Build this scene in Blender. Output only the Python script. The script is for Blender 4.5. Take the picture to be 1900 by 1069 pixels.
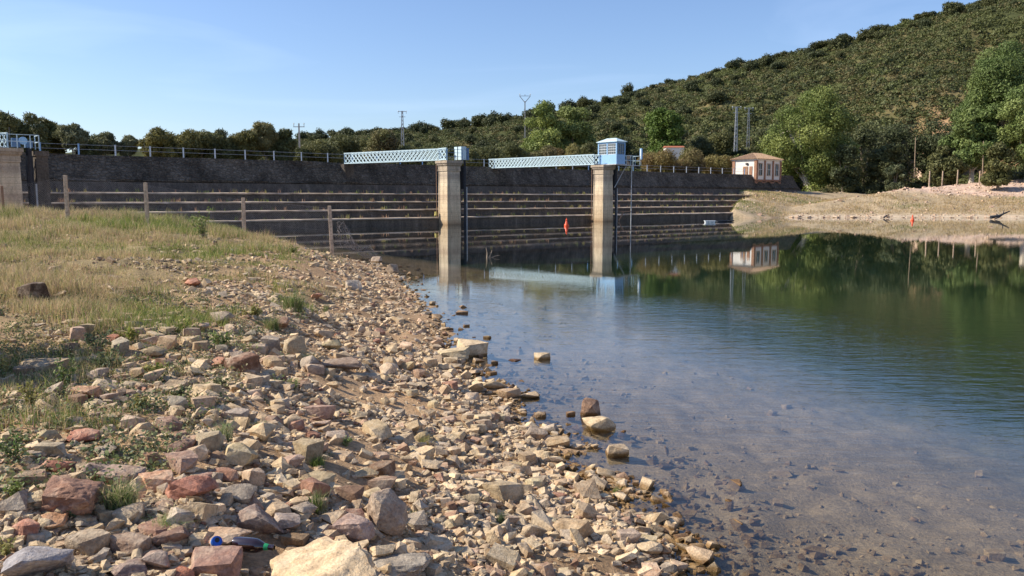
import bpy, math, random
import numpy as np
from mathutils import Vector, Matrix
random.seed(7); R = np.random.default_rng(7)
S = bpy.context.scene
for o in list(bpy.data.objects): bpy.data.objects.remove(o)
COL = S.collection

# ------------------------------------------------------------------ camera, sky, sun, exposure
H = 2.8; F = 1550.0; YH = 367.0; CX = 950.0; CY = 534.5
PITCH = math.atan((CY - YH) / F)
cam = bpy.data.cameras.new('camera'); co = bpy.data.objects.new('camera', cam); COL.objects.link(co)
cam.sensor_width = 36; cam.lens = F / 1900 * 36; cam.clip_start = 0.1; cam.clip_end = 8000
co.location = (0, 0, H); co.rotation_euler = (math.pi / 2 - PITCH, 0, 0)
S.camera = co
SUN_AZ = math.atan2(-0.99, 0.05); SUN_EL = math.radians(37)
SD = Vector((math.sin(SUN_AZ) * math.cos(SUN_EL), math.cos(SUN_AZ) * math.cos(SUN_EL), math.sin(SUN_EL)))
w = bpy.data.worlds.new('World'); S.world = w; w.use_nodes = True
nt = w.node_tree; nt.nodes.clear()
sky = nt.nodes.new('ShaderNodeTexSky'); sky.sky_type = 'NISHITA'; sky.sun_disc = False
sky.sun_elevation = SUN_EL; sky.sun_rotation = SUN_AZ; sky.air_density = 1.0; sky.dust_density = 0.6; sky.ozone_density = 3.0
bg = nt.nodes.new('ShaderNodeBackground'); bg.inputs[1].default_value = 0.108
wo = nt.nodes.new('ShaderNodeOutputWorld')
tc = nt.nodes.new('ShaderNodeTexCoord'); mp = nt.nodes.new('ShaderNodeMapping')
mp.inputs['Rotation'].default_value = (0, 0.22, 0.2); mp.inputs['Scale'].default_value = (1.6, 2.0, 11.0)
nz = nt.nodes.new('ShaderNodeTexNoise'); nz.inputs['Scale'].default_value = 1.3; nz.inputs['Detail'].default_value = 7
nz.inputs['Distortion'].default_value = 0.6
rp = nt.nodes.new('ShaderNodeValToRGB'); rp.color_ramp.elements[0].position = 0.5; rp.color_ramp.elements[1].position = 0.85
rp.color_ramp.elements[1].color = (0.2, 0.2, 0.2, 1)
mx = nt.nodes.new('ShaderNodeMix'); mx.data_type = 'RGBA'
nt.links.new(tc.outputs['Generated'], mp.inputs[0]); nt.links.new(mp.outputs[0], nz.inputs[0]); nt.links.new(nz.outputs[0], rp.inputs[0])
nt.links.new(rp.outputs[0], mx.inputs[0]); nt.links.new(sky.outputs[0], mx.inputs[6]); mx.inputs[7].default_value = (8.2, 9.2, 10.5, 1)
wb = nt.nodes.new('ShaderNodeMix'); wb.data_type = 'RGBA'; wb.blend_type = 'MULTIPLY'; wb.inputs[0].default_value = 1; wb.inputs[7].default_value = (.93, .96, 1.09, 1)
nt.links.new(mx.outputs[2], wb.inputs[6]); nt.links.new(wb.outputs[2], bg.inputs[0]); nt.links.new(bg.outputs[0], wo.inputs[0])
sl = bpy.data.lights.new('sun', 'SUN'); sl.energy = 4.8; sl.angle = math.radians(0.5); sl.color = (1.0, 0.9, 0.74)
so = bpy.data.objects.new('sun', sl); COL.objects.link(so); so.rotation_euler = (-SD).to_track_quat('-Z', 'Y').to_euler()
S.view_settings.view_transform = 'Standard'; S.view_settings.look = 'None'
S.view_settings.exposure = 0.56; S.view_settings.gamma = 1
S.cycles.max_bounces = 8; S.cycles.transparent_max_bounces = 12

# ------------------------------------------------------------------ helpers
def ray(px, py):
    u = (px - CX) / F; v = (CY - py) / F
    c, s = math.cos(PITCH), math.sin(PITCH)
    return np.array([u, c + v * s, -s + v * c])
def at_z(px, py, z=0.0):
    d = ray(px, py); t = (z - H) / d[2]; return np.array([0, 0, H]) + d * t
def at_y(px, py, y):
    d = ray(px, py); return np.array([0, 0, H]) + d * (y / d[1])
def proj(x, y, z):
    c, s = math.cos(PITCH), math.sin(PITCH)
    zc = z - H; dep = y * c - zc * s; up = y * s + zc * c
    return CX + F * x / dep, CY - F * up / dep

def hsh(i, j, k=0):
    n = (i * 374761393 + j * 668265263 + k * 2147483647) & 0xFFFFFFFF
    n = ((n ^ (n >> 13)) * 1274126177) & 0xFFFFFFFF
    return ((n ^ (n >> 16)) & 0xFFFF) / 65535.0
def vnoise(x, y, k=0):
    xi = np.floor(x).astype(np.int64); yi = np.floor(y).astype(np.int64)
    xf = x - xi; yf = y - yi; xf = xf * xf * (3 - 2 * xf); yf = yf * yf * (3 - 2 * yf)
    a = hsh(xi, yi, k); b = hsh(xi + 1, yi, k); c = hsh(xi, yi + 1, k); d = hsh(xi + 1, yi + 1, k)
    return (a * (1 - xf) + b * xf) * (1 - yf) + (c * (1 - xf) + d * xf) * yf
def fbm(x, y, o=4, k=0):
    x = np.asarray(x, float); y = np.asarray(y, float)
    r = 0; a = .5
    for i in range(o): r = r + a * (vnoise(x, y, k + i) - .5); x = x * 2.03 + 5.1; y = y * 2.03 + 1.7; a *= .5
    return r * 2
def sm(a, b, x): t = np.clip((x - a) / (b - a), 0, 1); return t * t * (3 - 2 * t)

def link(name, me, mat, parent=None):
    if mat is not None:
        for m in (mat if isinstance(mat, (list, tuple)) else [mat]): me.materials.append(m)
    o = bpy.data.objects.new(name, me); COL.objects.link(o)
    if parent is not None: o.parent = parent
    return o
def npmesh(name, V, Fs, mat, parent=None, col=None, smooth=False, local=True):
    """Fs: list of (M,k) int arrays"""
    V = np.asarray(V, np.float32)
    if local and parent is not None: V = V - np.array(parent.location, np.float32)
    me = bpy.data.meshes.new(name)
    Fs = [np.asarray(f, np.int32) for f in Fs if len(f)]
    li = np.concatenate([f.ravel() for f in Fs]); tot = np.concatenate([np.full(len(f), f.shape[1], np.int32) for f in Fs])
    st = np.concatenate([[0], np.cumsum(tot)[:-1]]).astype(np.int32)
    me.vertices.add(len(V)); me.vertices.foreach_set('co', V.ravel())
    me.loops.add(len(li)); me.loops.foreach_set('vertex_index', li)
    me.polygons.add(len(tot)); me.polygons.foreach_set('loop_start', st); me.polygons.foreach_set('loop_total', tot)
    me.polygons.foreach_set('use_smooth', np.full(len(tot), smooth))
    if col is not None:
        a = me.color_attributes.new('tint', 'FLOAT_COLOR', 'POINT')
        c4 = np.ones((len(V), 4), np.float32); c4[:, :3] = col; a.data.foreach_set('color', c4.ravel())
    me.update(calc_edges=True)
    return link(name, me, mat, parent)
def tag(o, label=None, cat=None, group=None, kind=None):
    if label: o['label'] = label
    if cat: o['category'] = cat
    if group: o['group'] = group
    if kind: o['kind'] = kind
    return o
def thing(name, loc, label, cat, group=None):
    o = bpy.data.objects.new(name, None); COL.objects.link(o); o.location = tuple(float(v) for v in loc)
    o.empty_display_size = .2
    return tag(o, label, cat, group)
def clone(root, loc, rz, sc, label=None, group=None):
    r = root.copy(); COL.objects.link(r); r.location = tuple(float(v) for v in loc); r.rotation_euler = (0, 0, rz)
    r.scale = (sc, sc, sc) if np.isscalar(sc) else sc
    if label: r['label'] = label
    if group: r['group'] = group
    for ch in root.children:
        c = ch.copy(); COL.objects.link(c); c.parent = r
        for g in ch.children:
            d = g.copy(); COL.objects.link(d); d.parent = c
    return r

class MB:
    def __init__(s): s.V = []; s.F = []
    def add(s, vs, fs):
        n = len(s.V); s.V += [tuple(float(a) for a in v) for v in vs]; s.F += [tuple(i + n for i in f) for f in fs]
    def box(s, c, ex, ey, ez, X=(1, 0, 0), Y=(0, 1, 0), Z=(0, 0, 1)):   # half sizes
        c = np.array(c, float); X = np.array(X, float) * ex; Y = np.array(Y, float) * ey; Z = np.array(Z, float) * ez
        vs = [c + a * X + b * Y + d * Z for d in (-1, 1) for b in (-1, 1) for a in (-1, 1)]
        s.add(vs, [(0, 2, 3, 1), (4, 5, 7, 6), (0, 1, 5, 4), (2, 6, 7, 3), (0, 4, 6, 2), (1, 3, 7, 5)])
    def frustum(s, c0, hx0, hy0, c1, hx1, hy1, X, Y):
        X = np.array(X, float); Y = np.array(Y, float); c0 = np.array(c0, float); c1 = np.array(c1, float)
        vs = [c0 + a * hx0 * X + b * hy0 * Y for a, b in ((-1, -1), (1, -1), (1, 1), (-1, 1))] + [c1 + a * hx1 * X + b * hy1 * Y for a, b in ((-1, -1), (1, -1), (1, 1), (-1, 1))]
        s.add(vs, [(3, 2, 1, 0), (4, 5, 6, 7), (0, 1, 5, 4), (1, 2, 6, 5), (2, 3, 7, 6), (3, 0, 4, 7)])
    def bar(s, p0, p1, w, h=None, up=(0, 0, 1)):
        p0 = np.array(p0, float); p1 = np.array(p1, float); d = p1 - p0; L = np.linalg.norm(d); d /= L; h = h or w
        u = np.array(up, float)
        if abs(np.dot(u, d)) > .97: u = np.array((1., 0, 0))
        a = np.cross(d, u); a /= np.linalg.norm(a); b = np.cross(a, d)
        s.box((p0 + p1) / 2, L / 2, w / 2, h / 2, d, a, b)
    def tube(s, pts, rad, n=8, cap=True):
        pts = [np.array(p, float) for p in pts]
        rad = [rad] * len(pts) if np.isscalar(rad) else rad
        base = len(s.V); fs = []
        prev = None
        for i, p in enumerate(pts):
            d = pts[min(i + 1, len(pts) - 1)] - pts[max(i - 1, 0)]; d = d / (np.linalg.norm(d) + 1e-9)
            a = np.cross(d, (0, 0, 1) if abs(d[2]) < .95 else (1, 0, 0)) if prev is None else prev - d * np.dot(prev, d)
            a = a / (np.linalg.norm(a) + 1e-9); prev = a; b = np.cross(d, a)
            for k in range(n):
                t = 2 * math.pi * k / n; s.V.append(tuple(p + rad[i] * (math.cos(t) * a + math.sin(t) * b)))
            if i:
                for k in range(n):
                    q = base + (i - 1) * n; k2 = (k + 1) % n
                    fs.append((q + k, q + k2, q + n + k2, q + n + k))
        if cap:
            fs.append(tuple(base + k for k in range(n))[::-1]); e = base + (len(pts) - 1) * n; fs.append(tuple(e + k for k in range(n)))
        s.F += fs
    def build(s, name, mat, parent=None, smooth=False, bevel=0, local=True):
        me = bpy.data.meshes.new(name)
        off = np.array(parent.location) if (parent is not None and local) else np.zeros(3)
        if parent is not None and parent.parent is not None and local: off = np.array(parent.parent.location)
        me.from_pydata([tuple(np.array(v) - off) for v in s.V], [], s.F); me.update()
        if smooth:
            me.polygons.foreach_set('use_smooth', [True] * len(me.polygons))
            me.set_sharp_from_angle(angle=math.radians(40))
        o = link(name, me, mat, parent)
        if bevel:
            m = o.modifiers.new('bevel', 'BEVEL'); m.width = bevel; m.segments = 2; m.limit_method = 'ANGLE'
        return o
def lathe(mb, c, prof, axis=(0, 0, 1), n=20):
    ax = np.array(axis, float); ax /= np.linalg.norm(ax); c = np.array(c, float)
    a = np.cross(ax, (0, 0, 1) if abs(ax[2]) < .95 else (1, 0, 0)); a /= np.linalg.norm(a); b = np.cross(ax, a)
    vs = []; fs = []; k = len(prof)
    for (r, h) in prof:
        for i in range(n): t = 2 * math.pi * i / n; vs.append(c + ax * h + max(r, 1e-4) * (math.cos(t) * a + math.sin(t) * b))
    for j in range(k - 1):
        for i in range(n): i2 = (i + 1) % n; fs.append((j * n + i, j * n + i2, (j + 1) * n + i2, (j + 1) * n + i))
    fs.append(tuple(range(n))[::-1]); fs.append(tuple((k - 1) * n + i for i in range(n)))
    mb.add(vs, fs)

# ------------------------------------------------------------------ materials
class NM:
    def __init__(s, name, rough=.8, spec=.3, metal=0):
        s.m = bpy.data.materials.new(name); s.m.use_nodes = True; s.t = s.m.node_tree; s.N = s.t.nodes
        s.b = s.N['Principled BSDF']; s.b.inputs['Roughness'].default_value = rough
        s.b.inputs['Specular IOR Level'].default_value = spec; s.b.inputs['Metallic'].default_value = metal
        s.geo = s.N.new('ShaderNodeNewGeometry'); s.pos = s.geo.outputs['Position']
    def L(s, a, b): s.t.links.new(a, b)
    def objco(s): s.pos = s.N.new('ShaderNodeTexCoord').outputs['Object']; return s
    def noise(s, scale, detail=5, rough=.55, vec=None, stretch=None, dist=0):
        n = s.N.new('ShaderNodeTexNoise'); n.inputs['Scale'].default_value = scale; n.inputs['Detail'].default_value = detail
        n.inputs['Roughness'].default_value = rough; n.inputs['Distortion'].default_value = dist
        v = vec or s.pos
        if stretch:
            m = s.N.new('ShaderNodeMapping'); m.inputs['Scale'].default_value = stretch; s.L(v, m.inputs[0]); v = m.outputs[0]
        s.L(v, n.inputs['Vector']); return n.outputs[0]
    def voro(s, scale, feature='F1', out='Distance', stretch=None):
        n = s.N.new('ShaderNodeTexVoronoi'); n.feature = feature; n.inputs['Scale'].default_value = scale; v = s.pos
        if stretch:
            m = s.N.new('ShaderNodeMapping'); m.inputs['Scale'].default_value = stretch; s.L(v, m.inputs[0]); v = m.outputs[0]
        s.L(v, n.inputs['Vector']); return n.outputs[out]
    def ramp(s, fac, stops):
        r = s.N.new('ShaderNodeValToRGB'); e = r.color_ramp.elements
        while len(e) > 1: e.remove(e[-1])
        for i, (p, c) in enumerate(stops):
            x = e[0] if i == 0 else e.new(p)
            x.position = p; x.color = (*c, 1) if not np.isscalar(c) else (c, c, c, 1)
        s.L(fac, r.inputs[0]); return r.outputs[0]
    def mix(s, fac, a, b, mode='MIX'):
        m = s.N.new('ShaderNodeMix'); m.data_type = 'RGBA'; m.blend_type = mode
        for v, k in ((fac, 0), (a, 6), (b, 7)):
            if isinstance(v, bpy.types.NodeSocket): s.L(v, m.inputs[k])
            else: m.inputs[k].default_value = v if k == 0 else (*v, 1)
        return m.outputs[2]
    def math(s, op, a, b=0.0, clamp=False):
        m = s.N.new('ShaderNodeMath'); m.operation = op; m.use_clamp = clamp
        for v, k in ((a, 0), (b, 1)):
            if isinstance(v, bpy.types.NodeSocket): s.L(v, m.inputs[k])
            else: m.inputs[k].default_value = v
        return m.outputs[0]
    def attr(s, name='tint'):
        a = s.N.new('ShaderNodeAttribute'); a.attribute_name = name; return a.outputs['Color']
    def sepz(s, v=None, k='Z'):
        x = s.N.new('ShaderNodeSeparateXYZ'); s.L(v or s.geo.outputs['Position'], x.inputs[0]); return x.outputs[k]
    def color(s, c):
        if isinstance(c, bpy.types.NodeSocket): s.L(c, s.b.inputs['Base Color'])
        else: s.b.inputs['Base Color'].default_value = (*c, 1)
        return s
    def bump(s, h, strength=.5, dist=.02):
        b = s.N.new('ShaderNodeBump'); b.inputs['Strength'].default_value = strength; b.inputs['Distance'].default_value = dist
        s.L(h, b.inputs['Height']); s.L(b.outputs[0], s.b.inputs['Normal']); return s
def simple(name, c, rough=.7, var=.2, scale=6, metal=0, spec=.3, bump=0):
    k = NM(name, rough, spec, metal); n = k.noise(scale, 5)
    k.color(k.mix(k.ramp(n, [(.3, 0.), (.7, 1.)]), tuple(v * (1 - var) for v in c), tuple(min(1, v * (1 + var)) for v in c)))
    if bump: k.bump(n, bump, .02)
    return k.m

# rock: tint attribute, mineral variation, wet and algae stained at the waterline
k = NM('rock', .85, .25)
t = k.attr(); n1 = k.noise(9, 6, .65); n2 = k.noise(60, 4, .6); n3 = k.noise(22, 5, .7)
c = k.mix(k.ramp(n1, [(.32, 0.), (.68, 1.)]), (.62, .56, .52), (1.22, 1.16, 1.08), 'MIX')
c = k.mix(1.0, t, c, 'MULTIPLY')
c = k.mix(k.ramp(n3, [(.5, 0.), (.72, .5)]), c, k.mix(1.0, c, (1.12, .88, .66), 'MULTIPLY'))
c = k.mix(1.0, c, k.ramp(n2, [(.3, .72), (.6, 1.1)]), 'MULTIPLY')
c = k.mix(k.ramp(k.noise(4.5, 5, .7), [(.5, 0.), (.7, .65)]), c, k.mix(1.0, (.5, .41, .3), k.ramp(n2, [(.3, .8), (.6, 1.15)]), 'MULTIPLY'))
z = k.sepz(); zz = k.math('ADD', z, k.math('MULTIPLY', k.noise(7, 3), .05))
wet = k.ramp(k.math('ADD', zz, .5), [(0.3, .35), (.43, .45), (.5, 1.), (0.545, 1.), (0.575, 0.)])
c = k.mix(wet, c, k.mix(1.0, c, (.42, .33, .2), 'MULTIPLY'))
k.color(c); k.L(k.math('SUBTRACT', .88, k.math('MULTIPLY', wet, .5)), k.b.inputs['Roughness'])
k.bump(k.math('ADD', k.math('MULTIPLY', n2, .35), n3), .7, .025)
M_rock = k.m

# ground
k = NM('ground', .95, .15)
t = k.attr(); n1 = k.noise(3.1, 6, .7); n2 = k.noise(28, 5, .7); n3 = k.noise(.35, 6, .7)
c = k.mix(1.0, t, k.ramp(n1, [(.3, .68), (.7, 1.25)]), 'MULTIPLY')
c = k.mix(1.0, c, k.ramp(n2, [(.3, .62), (.62, 1.2)]), 'MULTIPLY')
c = k.mix(1.0, c, k.ramp(n3, [(.35, .85), (.65, 1.12)]), 'MULTIPLY')
k.color(c); k.bump(k.math('ADD', n1, n2), .8, .04)
M_ground = k.m

def leafmat(name, rough=.6, tr=.25):
    k = NM(name, rough, .25)
    t = k.attr(); oi = k.N.new('ShaderNodeObjectInfo')
    n = k.noise(.9, 3)
    c = k.mix(1.0, t, k.ramp(oi.outputs['Random'], [(0, (.78, .82, .8)), (.5, (1, 1, 1)), (1, (1.22, 1.08, .85))]), 'MULTIPLY')
    c = k.mix(1.0, c, k.ramp(n, [(.3, .8), (.7, 1.2)]), 'MULTIPLY')
    k.color(c)
    tl = k.N.new('ShaderNodeBsdfTranslucent'); k.L(c, tl.inputs[0]); ms = k.N.new('ShaderNodeMixShader'); ms.inputs[0].default_value = tr
    k.L(k.b.outputs[0], ms.inputs[1]); k.L(tl.outputs[0], ms.inputs[2]); k.L(ms.outputs[0], k.N['Material Output'].inputs[0])
    return k.m
M_leaf = leafmat('foliage'); M_grass = leafmat('grass_blades', .65, .35)
M_bark = simple('bark', (.2, .16, .12), .9, .35, 5, bump=.6)
M_pale = simple('pale_bark', (.5, .44, .36), .8, .3, 4, bump=.4)

# water
k = NM('water'); k.N.remove(k.b)
mask = k.ramp(k.noise(.045, 3, .5, stretch=(1, 1.6, 1)), [(.36, .03), (.6, 1.)])
y = k.sepz(k='Y')
near = k.ramp(k.math('DIVIDE', y, 60.0), [(.1, .3), (.2, .45), (.34, .45), (.41, .13), (.5, .045), (1., .02)])
w1 = k.noise(2.6, 3, .5, stretch=(.55, 1.6, 1)); w2 = k.noise(9, 3, .55, stretch=(.5, 1.5, 1)); w3 = k.noise(.6, 2, .5, stretch=(.6, 1, 1))
hh = k.math('ADD', k.math('ADD', k.math('MULTIPLY', w1, .6), k.math('MULTIPLY', w2, .26)), k.math('MULTIPLY', w3, .5))
b = k.N.new('ShaderNodeBump'); b.inputs['Distance'].default_value = .05
k.L(k.math('MULTIPLY', k.math('MULTIPLY', mask, near), .62), b.inputs['Strength']); k.L(hh, b.inputs['Height'])
gl = k.N.new('ShaderNodeBsdfGlossy'); gl.inputs['Roughness'].default_value = .015; gl.inputs[0].default_value = (.96, .98, 1, 1); k.L(b.outputs[0], gl.inputs['Normal'])
tp = k.N.new('ShaderNodeBsdfTransparent'); tp.inputs[0].default_value = (.76, .78, .72, 1)
fr = k.N.new('ShaderNodeLayerWeight'); fr.inputs[0].default_value = .5; k.L(b.outputs[0], fr.inputs['Normal'])
fz = k.math('ADD', k.math('MULTIPLY', k.math('POWER', fr.outputs['Facing'], 5.0), .98), .02, True)   # Schlick reflectance, the same from above and below
ms = k.N.new('ShaderNodeMixShader'); k.L(fz, ms.inputs[0]); k.L(tp.outputs[0], ms.inputs[1]); k.L(gl.outputs[0], ms.inputs[2])
k.L(ms.outputs[0], k.N['Material Output'].inputs[0])
M_water = k.m

# masonry
def masonry(name, c0, c1, joint, scale=1.6):
    k = NM(name, .92, .15)
    d = k.voro(scale, 'DISTANCE_TO_EDGE', stretch=(1, 1, 1.7)); cc = k.voro(scale, 'F1', 'Color', stretch=(1, 1, 1.7))
    s = k.N.new('ShaderNodeSeparateColor'); k.L(cc, s.inputs[0])
    c = k.mix(s.outputs[0], c0, c1); n = k.noise(5, 6, .7); n2 = k.noise(.4, 5, .65, stretch=(1, 1, .5))
    c = k.mix(k.ramp(d, [(0.02, 1.), (.09, 0.)]), c, joint)
    c = k.mix(1.0, c, k.ramp(n, [(.3, .6), (.7, 1.35)]), 'MULTIPLY'); c = k.mix(1.0, c, k.ramp(n2, [(.35, .5), (.65, 1.35)]), 'MULTIPLY')
    sk = k.noise(1.6, 6, .7, stretch=(1.3, 1.3, .12)); c = k.mix(k.ramp(sk, [(.56, 0.), (.72, .55)]), c, (.27, .225, .18)); c = k.mix(k.ramp(sk, [(.28, .7), (.42, 0.)]), c, (.035, .03, .03))
    k.color(c); k.bump(k.math('ADD', k.math('MINIMUM', k.math('MULTIPLY', d, 3), .7), k.math('MULTIPLY', n, 1.)), 1., .12)
    return k.m
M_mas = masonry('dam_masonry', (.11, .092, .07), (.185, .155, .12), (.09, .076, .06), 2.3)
k = NM('dam_concrete', .9, .15)
n = k.noise(1.3, 6, .7, stretch=(1, 1, .35)); n2 = k.noise(7, 5, .7)
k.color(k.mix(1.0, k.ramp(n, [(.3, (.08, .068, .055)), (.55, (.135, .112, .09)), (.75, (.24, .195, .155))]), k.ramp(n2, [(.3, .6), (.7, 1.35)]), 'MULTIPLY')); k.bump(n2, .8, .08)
M_dc = k.m
M_nose = simple('pale_concrete', (.44, .35, .265), .85, .5, .9, bump=.6)
# pier stone: courses and waterline bands
k = NM('pier_stone', .85, .2)
n = k.noise(1.8, 6, .65); n2 = k.noise(9, 5, .7); n3 = k.noise(1.1, 4, .6, stretch=(2.5, 2.5, .16))
z = k.sepz(); zb = k.math('ADD', z, k.math('MULTIPLY', n, .35))
c = k.ramp(k.math('DIVIDE', zb, 7.5), [(0, (.16, .1, .055)), (.04, (.36, .25, .15)), (.09, (.52, .39, .25)), (.3, (.66, .52, .35)), (.42, (.52, .39, .27)), (.46, (.68, .54, .37)), (.6, (.7, .58, .41)), (.7, (.42, .34, .26)), (.74, (.56, .46, .34)), (.88, (.38, .31, .24)), (.93, (.6, .5, .36))])
c = k.mix(1.0, c, k.ramp(n3, [(.35, .82), (.6, 1.08)]), 'MULTIPLY'); c = k.mix(1.0, c, k.ramp(n2, [(.3, .78), (.65, 1.12)]), 'MULTIPLY')
wv = k.math('FRACT', k.math('DIVIDE', k.math('ADD', z, k.math('MULTIPLY', k.noise(.8, 2), .1)), .44)); c = k.mix(k.ramp(wv, [(0, .7), (.07, 0.)]), c, (.2, .15, .1))
st4 = k.noise(2.2, 6, .75, stretch=(1, 1, .3)); c = k.mix(k.ramp(st4, [(.52, 0.), (.68, .6)]), c, (.24, .19, .13)); c = k.mix(k.ramp(k.noise(3.5, 4, .7, stretch=(2, 2, .2)), [(.6, 0.), (.72, .5)]), c, (.32, .17, .08))
k.color(c); k.bump(k.math('ADD', n2, k.math('MULTIPLY', k.ramp(wv, [(0, 0.), (.08, 1.)]), .5)), .5, .04)
M_pier = k.m
def paint(name, c, rust=.45):
    k = NM(name, .45, .4); n = k.noise(3, 6, .7); n2 = k.noise(14, 4, .6)
    a = k.mix(k.ramp(n2, [(.3, 0.), (.7, 1.)]), tuple(v * .88 for v in c), c)
    k.color(k.mix(k.ramp(n, [(.55, 0.), (.68, rust)]), a, (.2, .1, .05))); return k.m
M_lattice = paint('pale_blue_paint', (.56, .72, .78)); M_blue = paint('blue_paint', (.3, .52, .78), .2)
M_white = paint('white_paint', (.72, .76, .78), .2); M_dkblue = paint('dark_blue_paint', (.1, .2, .36), .3)
M_darkiron = simple('dark_iron', (.035, .035, .04), .6, .3, 6)
M_galv = simple('galvanised_steel', (.42, .43, .44), .5, .2, 4, metal=.3)
M_rusty = simple('rusty_steel', (.32, .19, .12), .8, .3, 5)
M_glass = simple('window_glass', (.05, .07, .08), .1, .2, 2, spec=.6)
M_plaster = simple('white_plaster', (.74, .71, .66), .85, .1, 2, bump=.2)
k = NM('brick', .85, .2); k.objco()
br = k.N.new('ShaderNodeTexBrick'); br.inputs['Scale'].default_value = 6; br.inputs['Color1'].default_value = (.38, .17, .09, 1); br.inputs['Color2'].default_value = (.26, .12, .07, 1); br.inputs['Mortar'].default_value = (.4, .34, .28, 1)
m = k.N.new('ShaderNodeMapping'); m.inputs['Rotation'].default_value = (math.pi / 2, 0, 0); k.L(k.pos, m.inputs[0]); k.L(m.outputs[0], br.inputs[0])
k.color(k.mix(1.0, br.outputs[0], k.ramp(k.noise(4, 4), [(.3, .75), (.7, 1.2)]), 'MULTIPLY')); M_brick = k.m
k = NM('roof_tile', .85, .2); n = k.noise(3, 5, .7); k.color(k.ramp(n, [(.3, (.22, .13, .08)), (.5, (.42, .28, .18)), (.7, (.52, .38, .24))])); k.bump(n, .4, .03); M_tile = k.m
M_orange = simple('orange_plastic', (.75, .09, .03), .4, .15, 3)
M_wood = simple('grey_wood', (.3, .23, .16), .9, .35, 8, bump=.5)
M_post = simple('concrete_post', (.5, .38, .27), .9, .35, 9, bump=.7)
M_pole = simple('utility_pole_concrete', (.45, .42, .38), .8, .2, 2)
M_wire = simple('fence_wire', (.34, .3, .28), .6, .2, 5, metal=.2)

# ------------------------------------------------------------------ terrain
SH = [at_z(px, py)[:2] for px, py in [(1370, 1160), (1292, 1069), (1205, 985), (1125, 925), (1058, 875), (1003, 805), (935, 750), (872, 695), (825, 640), (803, 590), (765, 550), (738, 512), (690, 492), (600, 474), (540, 463), (480, 455), (432, 446)]]
NEAR = np.array([(60, -60), (20, -20), (8, -5), (4.2, 1), (3.0, 3.2)] + [tuple(p) for p in SH] + [(-26, 59), (-45, 61), (-80, 64), (-200, 70), (-400, 0), (-400, -300), (300, -300)])
def polydist(x, y, P, closed=True):
    d = np.full(x.shape, 1e9); n = len(P)
    for i in range(n if closed else n - 1):
        a = P[i]; b = P[(i + 1) % n]; ab = b - a; t = np.clip(((x - a[0]) * ab[0] + (y - a[1]) * ab[1]) / (ab @ ab), 0, 1)
        d = np.minimum(d, np.hypot(x - a[0] - t * ab[0], y - a[1] - t * ab[1]))
    return d
def inside(x, y, P):
    c = np.zeros(x.shape, bool); n = len(P)
    for i in range(n):
        a = P[i]; b = P[(i + 1) % n]
        if a[1] == b[1]: continue
        c ^= ((a[1] > y) != (b[1] > y)) & (x < (b[0] - a[0]) * (y - a[1]) / (b[1] - a[1]) + a[0])
    return c
E = np.array([.766, .643]); NRM = np.array([.643, -.766])      # along the dam / towards the reservoir
CA = np.array([-43.7, 77.4])                                    # crest reference point
T0, T1 = -120.0, 126.5
def crest(t, off=0.0): return CA + E * t + NRM * off
def osc(t): return float(np.interp(t, [0, 30, 75, 110], [.86, .9, 1.1, 1.1]))
RIGHT = np.array([(60, 3000), (60, 175), (46, 158), (39, 140), (33.5, 127), (31, 119.5), (36, 118.5), (50, 118), (62, 117.2), (75, 115.5), (95, 113), (130, 104), (200, 60), (260, -20), (320, -300), (900, -300), (3000, -300), (3000, 3000)], float)
RIDGE = [(-700, 300), (0, 290), (300, 275), (540, 262), (640, 254), (700, 250), (790, 247), (860, 239), (960, 227), (1050, 209), (1100, 197), (1200, 166), (1300, 143), (1370, 123), (1500, 96), (1600, 72), (1700, 43), (1820, 9), (1900, -16), (2100, -78), (2600, -180)]
RDIST = [(-700, 600), (540, 560), (1100, 430), (1500, 370), (1900, 330), (2600, 320)]
def hill(x, y):
    ys = np.maximum(y, 5.0); px = CX + F * x / ys * 1.0
    px = np.where(y > 5, px, np.where(x > 0, 3000, -700))
    ry = np.interp(px, *zip(*RIDGE)); Dr = np.interp(px, *zip(*RDIST)); cp, sp = math.cos(PITCH), math.sin(PITCH)
    vv = (CY - ry) / F; sl_ = (-sp + vv * cp) / (cp + vv * sp)
    for _ in range(2):      # the column seen at the ridge, allowing for the tilt of the view
        px = np.where(y > 5, CX + F * (x / ys) / (cp - sl_ * sp), px); ry = np.interp(px, *zip(*RIDGE))
        vv = (CY - ry) / F; sl_ = (-sp + vv * cp) / (cp + vv * sp)
    Zr = H + sl_ * Dr
    Db = np.interp(px, [-700, 0, 400, 900, 1360, 1500, 1900, 3000], [300, 290, 260, 190, 172, 168, 160, 150])
    D = np.where(y > 5, y, np.hypot(x, y))
    t = (D - Db) / (Dr - Db)
    prof = np.where(t < 1, np.clip(t, 0, 1) ** 1.12, 1 - .25 * np.clip(t - 1, 0, 2) ** 1.0)
    return np.maximum(Zr - 6.4, 0) * prof, t
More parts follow.
